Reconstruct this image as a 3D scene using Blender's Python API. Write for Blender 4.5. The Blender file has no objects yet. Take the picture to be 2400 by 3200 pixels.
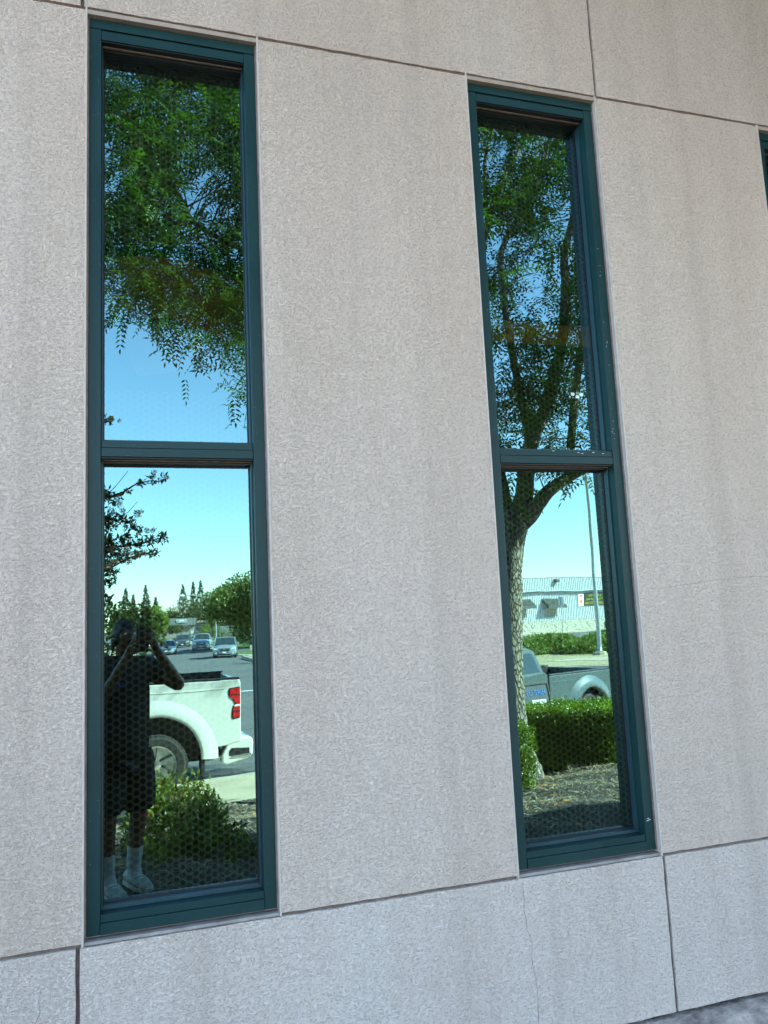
import bpy, math, random
import numpy as np
from mathutils import Vector, Matrix
R = math.radians
random.seed(4); rng = np.random.default_rng(4)
SC = bpy.context.scene; COL = SC.collection

# ------------------------------------------------------------ camera, sky, sun, exposure
CAM_POS = (0.0, -2.4, 1.6)
cd = bpy.data.cameras.new('camera'); cam = bpy.data.objects.new('camera', cd); COL.objects.link(cam)
yaw, pitch, roll = R(17.5447), R(7.6688), R(-2.6825)
fw = Vector((math.sin(yaw)*math.cos(pitch), math.cos(yaw)*math.cos(pitch), math.sin(pitch)))
rt = Vector((math.cos(yaw), -math.sin(yaw), 0)); up = rt.cross(fw)
rr = rt*math.cos(roll)+up*math.sin(roll); uu = -rt*math.sin(roll)+up*math.cos(roll)
M = Matrix((rr, uu, -fw)).transposed().to_4x4(); M.translation = CAM_POS
cam.matrix_world = M
cd.sensor_fit = 'VERTICAL'; cd.sensor_height = 32.0; cd.lens = 24.668
cd.clip_start = 0.01; cd.clip_end = 3000
SC.camera = cam

SUN = Vector((1.9, 0.8, 1.5)).normalized()
w = bpy.data.worlds.new('World'); SC.world = w; w.use_nodes = True
wn = w.node_tree.nodes; wl = w.node_tree.links
sky = wn.new('ShaderNodeTexSky'); sky.sky_type = 'NISHITA'; sky.sun_disc = False
sky.sun_elevation = math.asin(SUN.z); sky.sun_rotation = math.atan2(SUN.x, SUN.y)
sky.air_density = 1.0; sky.dust_density = 0.0; sky.ozone_density = 1.6
bg = wn['Background']; bg.inputs['Strength'].default_value = 0.09
wl.new(sky.outputs['Color'], bg.inputs['Color'])
sd = bpy.data.lights.new('sun', 'SUN'); sd.energy = 5.0; sd.angle = R(0.53); sd.color = (1.0, 0.93, 0.82)
so = bpy.data.objects.new('sun', sd); COL.objects.link(so)
so.rotation_euler = (-SUN).to_track_quat('-Z', 'Y').to_euler()
vs = SC.view_settings; vs.view_transform = 'Standard'; vs.look = 'None'; vs.gamma = 1.0
vs.use_curve_mapping = False; vs.exposure = 3.18
SC.cycles.max_bounces = 7; SC.cycles.glossy_bounces = 4; SC.cycles.transparent_max_bounces = 10
SC.cycles.diffuse_bounces = 3

# ------------------------------------------------------------ measured foliage and limb coordinates, plus added shade leaves (centimetres)
NLEFT=779
TWIGS=[[50,-392,418],[80,-403,575],[-3,-464,609],[135,-560,535],[-7,-352,631],[-41,-544,624],[-37,-386,641],[15,-376,709],[39,-505,481],[-31,-534,609],[13,-427,533],[8,-425,695],[121,-482,579],[62,-395,681],[20,-389,688],[69,-488,693],[95,-374,412],[48,-483,735],[44,-395,597],[33,-507,599],[-34,-369,569],[114,-457,539],[106,-492,684],[15,-542,629],[100,-521,793],[-40,-455,531],[72,-422,675],[-15,-468,647],[11,-440,660],[131,-539,644],[26,-545,484],[-4,-500,491],[8,-353,557],[96,-447,744],[27,-382,501],[69,-367,436],[104,-457,483],[94,-346,686],[-14,-472,566],[-16,-410,494],[115,-487,602],[48,-351,630],[71,-353,385],[11,-480,671],[95,-517,712],[-20,-385,452],[59,-481,770],[94,-501,501],[81,-348,405],[72,-550,775],[18,-487,703],[-21,-425,506],[14,-396,537],[10,-508,633],[-19,-360,644],[117,-525,741],[65,-536,776],[-30,-524,530],[66,-456,643],[82,-460,720],[67,-383,416],[98,-561,596],[103,-429,456],[66,-509,756],[71,-434,601],[47,-501,662],[16,-427,452],[-19,-375,449],[61,-369,433],[44,-384,565],[94,-357,634],[32,-411,732],[84,-561,677],[95,-429,429],[-7,-453,723],[102,-489,624],[-1,-456,573],[17,-381,446],[-24,-549,801],[-31,-357,579],[-6,-509,629],[99,-529,531],[58,-379,467],[84,-473,740],[52,-518,505],[119,-494,650],[85,-388,613],[47,-502,511],[32,-457,623],[79,-465,766],[118,-481,806],[43,-391,702],[-12,-498,625],[45,-478,486],[85,-431,515],[45,-426,610],[29,-416,475],[100,-515,682],[101,-488,584],[23,-406,671],[13,-470,614],[100,-401,428],[87,-358,540],[90,-386,620],[22,-446,462],[82,-462,615],[-12,-512,689],[95,-492,640],[-5,-482,544],[-2,-481,607],[3,-357,588],[21,-385,454],[-21,-449,643],[115,-511,567],[77,-438,643],[38,-483,749],[-20,-404,677],[106,-378,723],[31,-378,710],[-1,-478,487],[19,-377,567],[89,-353,407],[94,-537,770],[-27,-525,696],[112,-455,556],[74,-508,657],[10,-383,687],[5,-403,571],[98,-431,515],[-4,-493,748],[-9,-401,631],[64,-368,668],[45,-528,833],[-30,-476,678],[7,-532,577],[3,-505,512],[80,-554,702],[69,-403,669],[28,-405,434],[6,-402,702],[-14,-389,693],[75,-468,440],[44,-537,822],[32,-473,483],[95,-457,458],[14,-400,464],[101,-555,670],[8,-376,694],[-30,-469,562],[66,-507,696],[45,-386,446],[-15,-372,493],[40,-401,476],[16,-465,575],[100,-380,695],[86,-415,426],[111,-449,766],[35,-373,458],[76,-410,709],[78,-378,721],[26,-378,487],[-19,-390,615],[11,-349,495],[8,-431,480],[89,-544,689],[5,-373,458],[23,-374,504],[82,-556,665],[62,-365,665],[-24,-349,570],[108,-467,561],[31,-491,584],[120,-432,719],[75,-401,425],[109,-431,632],[15,-441,484],[16,-355,548],[58,-393,451],[1,-424,636],[7,-365,487],[70,-482,509],[10,-376,502],[67,-387,701],[140,-560,761],[120,-474,800],[60,-343,578],[-33,-387,522],[12,-546,825],[23,-344,616],[96,-412,521],[-34,-370,620],[68,-541,819],[11,-517,690],[59,-470,760],[110,-456,478],[-35,-521,770],[72,-350,546],[18,-344,580],[28,-453,701],[88,-404,426],[94,-352,533],[119,-454,568],[42,-551,673],[22,-503,484],[43,-345,619],[82,-557,791],[47,-487,790],[-34,-461,675],[18,-486,603],[126,-531,648],[2,-500,493],[8,-354,492],[83,-419,558],[-28,-363,604],[102,-381,421],[132,-535,780],[4,-518,777],[102,-400,696],[46,-387,576],[64,-444,666],[100,-410,664],[115,-535,692],[78,-560,839],[-32,-345,576],[-17,-446,682],[57,-520,706],[-21,-436,554],[86,-367,580],[42,-399,464],[114,-433,504],[91,-500,758],[37,-444,446],[7,-548,558],[120,-475,806],[-33,-423,543],[6,-548,596],[8,-424,541],[123,-486,777],[3,-539,520],[-29,-441,711],[4,-531,608],[-33,-443,539],[86,-470,767],[85,-355,441],[70,-413,680],[109,-422,765],[96,-509,608],[62,-444,665],[97,-439,550],[20,-551,608],[12,-537,672],[70,-449,600],[128,-525,736],[3,-454,457],[113,-537,733],[32,-396,686],[23,-518,567],[109,-464,643],[-33,-540,543],[83,-342,389],[94,-544,845],[125,-527,551],[13,-372,672],[128,-543,748],[17,-543,711],[-14,-474,785],[55,-362,459],[41,-504,805],[-31,-369,614],[39,-380,701],[25,-548,622],[81,-498,682],[109,-381,729],[34,-560,640],[67,-445,627],[21,-404,603],[-4,-407,678],[93,-478,474],[103,-440,642],[69,-533,516],[8,-454,507],[74,-516,756],[91,-487,548],[-30,-478,532],[28,-444,684],[79,-461,651],[47,-355,396],[80,-425,666],[8,-495,612],[11,-466,551],[-38,-427,562],[-29,-420,504],[-29,-538,580],[34,-403,694],[14,-470,485],[28,-506,704],[-25,-560,731],[57,-505,473],[64,-479,718],[93,-347,598],[63,-393,575],[34,-506,746],[-12,-394,688],[93,-527,507],[67,-502,750],[71,-408,495],[11,-450,647],[16,-492,638],[129,-532,831],[35,-420,462],[36,-409,671],[137,-549,731],[85,-385,502],[-25,-432,711],[114,-501,611],[-17,-351,502],[99,-364,598],[-3,-460,483],[116,-451,483],[-5,-397,687],[118,-496,524],[7,-407,593],[21,-403,462],[53,-382,471],[7,-561,742],[76,-519,832],[102,-420,541],[51,-384,426],[-44,-479,732],[135,-517,827],[68,-482,786],[77,-555,674],[38,-356,670],[25,-522,700],[-40,-459,730],[80,-347,426],[114,-531,731],[92,-527,488],[37,-525,699],[20,-549,657],[105,-401,484],[16,-403,733],[-32,-501,679],[-46,-530,732],[72,-389,550],[17,-431,633],[19,-478,665],[37,-455,705],[80,-489,477],[70,-398,683],[-2,-346,641],[54,-370,458],[52,-385,435],[-1,-461,601],[12,-493,547],[-5,-501,529],[24,-397,546],[-1,-438,623],[-31,-345,528],[113,-421,656],[108,-424,699],[-18,-509,549],[69,-455,784],[78,-527,685],[-45,-560,738],[-7,-485,780],[-14,-536,546],[-11,-398,470],[-28,-447,544],[83,-449,605],[27,-407,592],[87,-458,750],[18,-556,645],[93,-433,609],[24,-538,596],[107,-524,455],[-5,-356,678],[108,-387,737],[-45,-540,628],[74,-517,685],[8,-478,467],[125,-533,713],[61,-410,662],[93,-352,587],[-7,-343,529],[108,-472,478],[5,-406,595],[102,-450,648],[1,-417,614],[84,-557,523],[1,-360,520],[79,-396,736],[3,-504,483],[9,-421,577],[95,-539,527],[16,-415,475],[36,-366,501],[130,-550,457],[42,-437,720],[60,-353,426],[82,-401,494],[79,-432,445],[10,-415,741],[23,-421,542],[77,-435,593],[44,-456,443],[70,-452,753],[-5,-481,499],[118,-505,805],[101,-427,528],[115,-545,512],[3,-350,531],[3,-401,556],[94,-464,703],[55,-397,426],[17,-447,481],[119,-510,792],[4,-374,508],[71,-399,475],[83,-452,439],[15,-451,603],[-5,-356,634],[98,-440,537],[101,-558,754],[73,-346,590],[-6,-550,777],[-41,-497,681],[92,-530,690],[-23,-450,741],[109,-457,511],[12,-514,789],[64,-540,518],[79,-377,505],[48,-371,589],[96,-561,831],[6,-388,541],[22,-526,511],[109,-393,540],[-12,-343,571],[72,-357,480],[23,-361,660],[-15,-488,499],[-11,-401,483],[31,-485,761],[70,-388,598],[131,-560,875],[12,-485,516],[2,-366,491],[38,-513,824],[74,-494,771],[10,-482,599],[43,-529,820],[76,-469,473],[40,-451,499],[26,-348,472],[92,-440,506],[93,-424,574],[-18,-418,515],[-3,-469,518],[-2,-447,487],[101,-417,495],[106,-539,697],[65,-503,489],[91,-468,748],[79,-418,703],[112,-422,486],[-30,-512,781],[99,-407,618],[118,-531,469],[89,-423,563],[102,-512,468],[-11,-395,522],[-23,-347,571],[31,-407,523],[96,-441,716],[90,-356,413],[32,-407,612],[-29,-344,590],[74,-473,492],[-9,-504,545],[90,-402,538],[102,-405,515],[107,-366,684],[-13,-426,472],[-31,-493,665],[-41,-507,544],[81,-512,811],[57,-459,686],[-31,-520,520],[125,-530,567],[-32,-435,485],[54,-365,693],[74,-414,672],[59,-359,430],[37,-544,784],[62,-509,659],[49,-551,790],[98,-408,453],[55,-357,650],[12,-526,547],[61,-546,500],[103,-428,757],[-2,-348,623],[-13,-399,461],[100,-372,458],[85,-425,740],[63,-346,595],[3,-492,468],[89,-540,780],[135,-547,681],[118,-428,661],[26,-346,534],[71,-376,480],[-6,-446,542],[-13,-533,589],[116,-534,684],[76,-405,441],[104,-426,630],[26,-401,531],[37,-380,683],[26,-432,522],[110,-525,521],[62,-390,451],[101,-529,612],[98,-458,481],[-14,-377,451],[11,-476,592],[20,-501,493],[-3,-548,826],[59,-475,443],[22,-391,598],[24,-429,568],[2,-477,546],[-3,-550,692],[-16,-531,833],[59,-541,510],[-4,-389,563],[80,-519,733],[50,-367,453],[77,-543,461],[104,-497,570],[-5,-461,524],[-1,-525,835],[-9,-456,745],[56,-555,491],[115,-552,678],[-8,-522,573],[-12,-531,659],[8,-510,750],[45,-405,676],[44,-545,660],[98,-531,678],[96,-402,567],[61,-430,622],[-13,-490,764],[9,-480,616],[74,-357,449],[-13,-432,730],[21,-456,683],[25,-352,404],[-19,-448,538],[-37,-415,643],[94,-343,532],[-8,-440,639],[-32,-348,589],[71,-415,578],[15,-414,555],[-28,-411,717],[-25,-474,555],[0,-443,759],[104,-384,446],[94,-369,600],[36,-369,684],[4,-359,589],[-27,-498,545],[40,-389,468],[73,-399,671],[24,-440,457],[0,-439,465],[101,-488,539],[114,-527,620],[60,-499,802],[125,-543,708],[20,-416,447],[30,-556,796],[-31,-547,824],[-28,-386,479],[-5,-532,551],[-10,-412,503],[10,-460,601],[92,-450,539],[85,-534,780],[19,-469,466],[-25,-406,464],[84,-357,542],[-6,-364,493],[-38,-439,525],[94,-513,460],[-48,-552,783],[19,-402,586],[-5,-440,722],[110,-427,642],[60,-440,471],[53,-363,668],[-9,-562,593],[-1,-439,705],[17,-466,492],[72,-557,472],[108,-514,803],[3,-387,507],[20,-393,700],[107,-518,713],[50,-476,784],[-1,-351,502],[0,-353,585],[14,-520,751],[66,-406,666],[88,-453,762],[86,-353,425],[27,-492,658],[19,-363,576],[93,-498,552],[18,-353,643],[107,-557,792],[90,-472,451],[27,-356,574],[13,-378,451],[97,-485,805],[39,-343,550],[-39,-430,556],[47,-491,798],[-29,-493,511],[32,-422,678],[109,-499,614],[39,-532,505],[94,-369,719],[39,-382,689],[104,-414,747],[52,-467,649],[-40,-439,557],[124,-500,753],[112,-545,471],[97,-358,506],[19,-482,650],[85,-535,785],[25,-440,618],[30,-403,583],[33,-429,471],[90,-500,689],[92,-560,646],[88,-402,589],[53,-430,656],[-6,-367,513],[130,-517,796],[-3,-411,564],[44,-420,595],[82,-507,737],[95,-481,618],[96,-383,621],[100,-364,716],[109,-497,671],[25,-342,507],[15,-460,743],[-31,-404,600],[130,-543,525],[-37,-454,680],[-17,-475,566],[-30,-346,662],[-26,-361,479],[104,-476,663],[52,-396,582],[-10,-415,598],[115,-536,746],[79,-390,436],[69,-387,441],[-4,-453,719],[53,-368,692],[116,-489,671],[109,-425,472],[23,-519,706],[35,-493,470],[91,-519,470],[26,-486,503],[113,-523,785],[-37,-478,567],[101,-464,516],[47,-421,752],[-17,-553,752],[31,-490,551],[58,-377,721],[56,-550,539],[48,-358,421],[-39,-439,519],[8,-398,663],[117,-531,785],[17,-445,480],[96,-541,508],[-35,-408,725],[27,-542,647],[113,-486,680],[-10,-343,547],[73,-397,477],[4,-371,435],[21,-413,564],[23,-429,455],[72,-422,643],[-29,-502,514],[96,-550,816],[9,-523,760],[-11,-480,748],[88,-508,459],[105,-383,723],[83,-415,670],[107,-494,472],[-16,-542,804],[83,-503,616],[46,-423,621],[112,-525,515],[42,-555,701],[60,-444,769],[82,-456,449],[41,-457,748],[39,-530,485],[0,-374,522],[91,-342,383],[112,-520,766],[-1,-484,773],[35,-343,443],[114,-511,477],[18,-434,667],[92,-542,692],[79,-352,462],[107,-480,440],[-38,-421,595],[89,-493,455],[17,-448,705],[86,-354,448],[114,-420,557],[84,-397,540],[87,-473,721],[83,-375,619],[52,-460,491],[42,-402,699],[-28,-431,621],[-6,-555,679],[118,-529,681],[-24,-389,489],[-19,-559,716],[71,-377,629],[24,-473,785],[1,-369,697],[9,-430,747],[46,-515,698],[1,-402,610],[75,-435,741],[-3,-435,451],[33,-524,495],[124,-516,736],[-34,-536,580],[54,-487,634],[89,-372,369],[87,-372,358],[90,-372,350],[86,-372,343],[91,-372,337],[90,-372,361],[-17,-372,440],[-18,-372,424],[-12,-372,417],[1,-372,410],[12,-372,408],[23,-372,402],[30,-372,397],[44,-372,395],[54,-372,392],[70,-372,386],[79,-372,390],[67,-372,391],[38,-372,401],[525,-553,781],[542,-526,529],[435,-507,703],[454,-500,428],[486,-634,732],[555,-567,656],[548,-537,751],[410,-533,348],[572,-756,831],[558,-590,575],[506,-532,585],[615,-752,494],[475,-660,851],[622,-654,892],[425,-583,356],[391,-519,640],[429,-566,549],[628,-751,991],[501,-561,613],[464,-564,647],[684,-708,922],[553,-718,731],[610,-623,846],[595,-634,870],[477,-603,721],[595,-647,632],[512,-748,947],[486,-502,758],[481,-565,781],[482,-576,693],[427,-494,472],[702,-740,738],[508,-676,459],[663,-741,955],[543,-677,727],[445,-535,585],[448,-643,439],[546,-737,519],[558,-748,559],[502,-677,644],[495,-681,440],[480,-676,545],[678,-757,598],[396,-537,793],[459,-505,597],[433,-595,562],[635,-728,703],[539,-582,608],[437,-532,638],[583,-725,913],[509,-574,808],[423,-602,503],[548,-623,642],[566,-713,763],[555,-664,724],[623,-669,803],[395,-541,522],[565,-667,866],[430,-533,778],[439,-605,584],[585,-633,635],[552,-646,448],[580,-648,766],[448,-555,703],[378,-506,693],[566,-613,607],[534,-657,474],[504,-642,377],[420,-497,384],[443,-644,893],[458,-668,605],[437,-581,569],[406,-483,589],[483,-582,720],[477,-678,736],[507,-510,515],[495,-666,862],[450,-506,364],[427,-504,627],[473,-559,359],[483,-692,424],[515,-560,748],[602,-631,867],[542,-686,410],[487,-586,400],[449,-578,771],[516,-732,668],[638,-641,837],[568,-631,824],[423,-548,431],[513,-676,745],[443,-525,466],[433,-547,412],[424,-583,420],[588,-638,767],[621,-693,602],[696,-727,813],[392,-521,642],[482,-494,533],[574,-606,570],[586,-611,579],[506,-715,954],[535,-514,713],[413,-564,586],[465,-572,502],[462,-548,356],[490,-607,451],[400,-541,398],[453,-567,773],[464,-496,666],[453,-512,458],[434,-487,750],[552,-727,802],[480,-553,712],[628,-630,819],[599,-635,893],[602,-635,891],[508,-633,677],[593,-734,562],[493,-523,685],[380,-515,666],[559,-653,538],[377,-486,367],[430,-617,434],[467,-561,809],[485,-676,458],[596,-641,734],[427,-549,770],[413,-552,498],[404,-544,487],[460,-567,415],[447,-502,587],[457,-598,512],[593,-617,795],[431,-490,423],[552,-634,830],[492,-545,472],[488,-591,709],[392,-540,775],[514,-486,609],[454,-512,384],[631,-736,691],[511,-605,750],[420,-499,382],[549,-541,592],[598,-604,636],[414,-518,393],[549,-559,599],[422,-528,461],[463,-592,798],[537,-733,570],[420,-568,440],[570,-732,905],[404,-489,461],[555,-608,767],[567,-630,813],[591,-613,810],[459,-619,805],[545,-576,499],[572,-623,531],[527,-730,729],[398,-546,385],[646,-710,738],[614,-640,794],[523,-600,740],[432,-501,751],[684,-758,461],[395,-533,654],[433,-520,743],[414,-503,410],[564,-732,765],[410,-572,514],[551,-559,702],[470,-703,833],[555,-708,938],[444,-649,883],[551,-631,596],[471,-500,734],[466,-557,631],[495,-495,362],[490,-576,732],[367,-491,736],[620,-676,791],[492,-569,612],[506,-663,874],[573,-571,682],[610,-642,594],[568,-728,931],[424,-520,668],[430,-534,655],[524,-722,791],[416,-496,413],[438,-627,847],[439,-609,589],[554,-547,811],[605,-719,961],[672,-699,776],[402,-541,369],[602,-757,984],[555,-657,604],[510,-682,439],[448,-522,671],[415,-505,624],[620,-633,773],[645,-755,964],[567,-570,739],[453,-597,589],[620,-717,841],[536,-570,768],[692,-747,762],[426,-511,792],[612,-674,637],[552,-718,931],[620,-682,633],[670,-747,646],[516,-661,708],[487,-631,515],[557,-641,461],[446,-592,418],[597,-658,792],[634,-673,765],[680,-720,768],[575,-651,874],[603,-722,534],[533,-711,893],[510,-669,461],[574,-582,726],[580,-700,617],[514,-516,666],[512,-560,501],[404,-552,812],[411,-580,758],[469,-557,775],[540,-666,516],[568,-565,817],[468,-498,674],[652,-681,745],[432,-521,611],[583,-758,825],[589,-604,748],[554,-709,793],[401,-503,632],[458,-576,543],[685,-712,853],[506,-754,953],[427,-549,648],[503,-595,368],[408,-490,617],[420,-573,817],[494,-711,875],[685,-715,870],[544,-743,778],[657,-685,859],[626,-654,677],[508,-547,541],[646,-745,865],[681,-724,902],[493,-553,537],[477,-606,749],[526,-696,752],[577,-755,828],[607,-673,751],[500,-643,466],[600,-656,585],[666,-713,719],[540,-605,433],[485,-502,757],[485,-716,855],[550,-701,826],[408,-559,362],[667,-744,706],[497,-557,494],[527,-621,589],[691,-737,820],[497,-746,565],[471,-603,841],[450,-586,679],[444,-541,813],[437,-588,513],[449,-546,747],[561,-570,625],[468,-679,442],[492,-550,440],[610,-668,903],[433,-517,721],[491,-697,905],[528,-514,445],[542,-568,563],[576,-576,717],[511,-747,654],[485,-645,689],[596,-600,758],[404,-550,822],[562,-615,531],[544,-697,796],[548,-658,886],[514,-545,520],[518,-656,525],[449,-520,459],[452,-656,890],[555,-754,490],[554,-567,550],[551,-640,858],[624,-692,884],[510,-594,513],[431,-596,790],[490,-731,765],[554,-623,831],[667,-756,709],[636,-662,907],[636,-679,790],[556,-751,813],[574,-754,575],[457,-519,404],[625,-726,882],[607,-720,898],[430,-503,396],[423,-566,833],[576,-703,731],[691,-761,836],[510,-712,933],[453,-626,704],[514,-651,867],[475,-563,797],[453,-575,827],[477,-488,714],[492,-728,614],[633,-702,688],[618,-707,593],[479,-628,493],[473,-500,453],[633,-670,917],[471,-575,832],[621,-720,933],[560,-741,950],[532,-538,391],[548,-563,680],[480,-484,747],[666,-705,763],[508,-615,837],[390,-487,737],[474,-576,719],[610,-692,815],[565,-730,811],[558,-733,574],[519,-571,774],[526,-587,504],[526,-762,984],[379,-499,515],[499,-565,427],[520,-659,428],[519,-684,489],[534,-500,635],[567,-759,960],[421,-551,417],[672,-715,687],[448,-502,440],[470,-496,514],[614,-654,558],[618,-656,798],[467,-509,447],[626,-739,892],[550,-576,559],[497,-515,501],[488,-709,487],[536,-542,475],[536,-563,513],[463,-562,658],[621,-727,530],[444,-551,648],[568,-606,412],[582,-755,919],[591,-624,714],[661,-707,672],[432,-501,410],[576,-751,769],[642,-718,674],[398,-483,428],[470,-553,667],[623,-751,497],[571,-644,773],[482,-575,731],[391,-501,536],[441,-484,590],[458,-644,384],[552,-595,808],[497,-712,638],[418,-521,736],[559,-629,869],[509,-626,762],[519,-748,904],[675,-714,929],[476,-589,502],[537,-540,677],[442,-638,554],[673,-707,893],[519,-514,457],[432,-575,801],[572,-608,814],[648,-726,643],[368,-483,478],[595,-669,907],[686,-753,822],[639,-648,844],[591,-638,402],[422,-564,585],[434,-539,663],[636,-734,643],[564,-685,902],[456,-506,418],[493,-491,759],[412,-497,626],[573,-651,553],[492,-747,868],[401,-542,330],[408,-542,319],[401,-542,304],[401,-542,282],[445,-542,328],[457,-542,323],[475,-542,331],[491,-542,327],[504,-542,325],[425,-542,330],[406,-542,289],[509,-542,356],[501,-542,366],[517,-542,374]]
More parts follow.
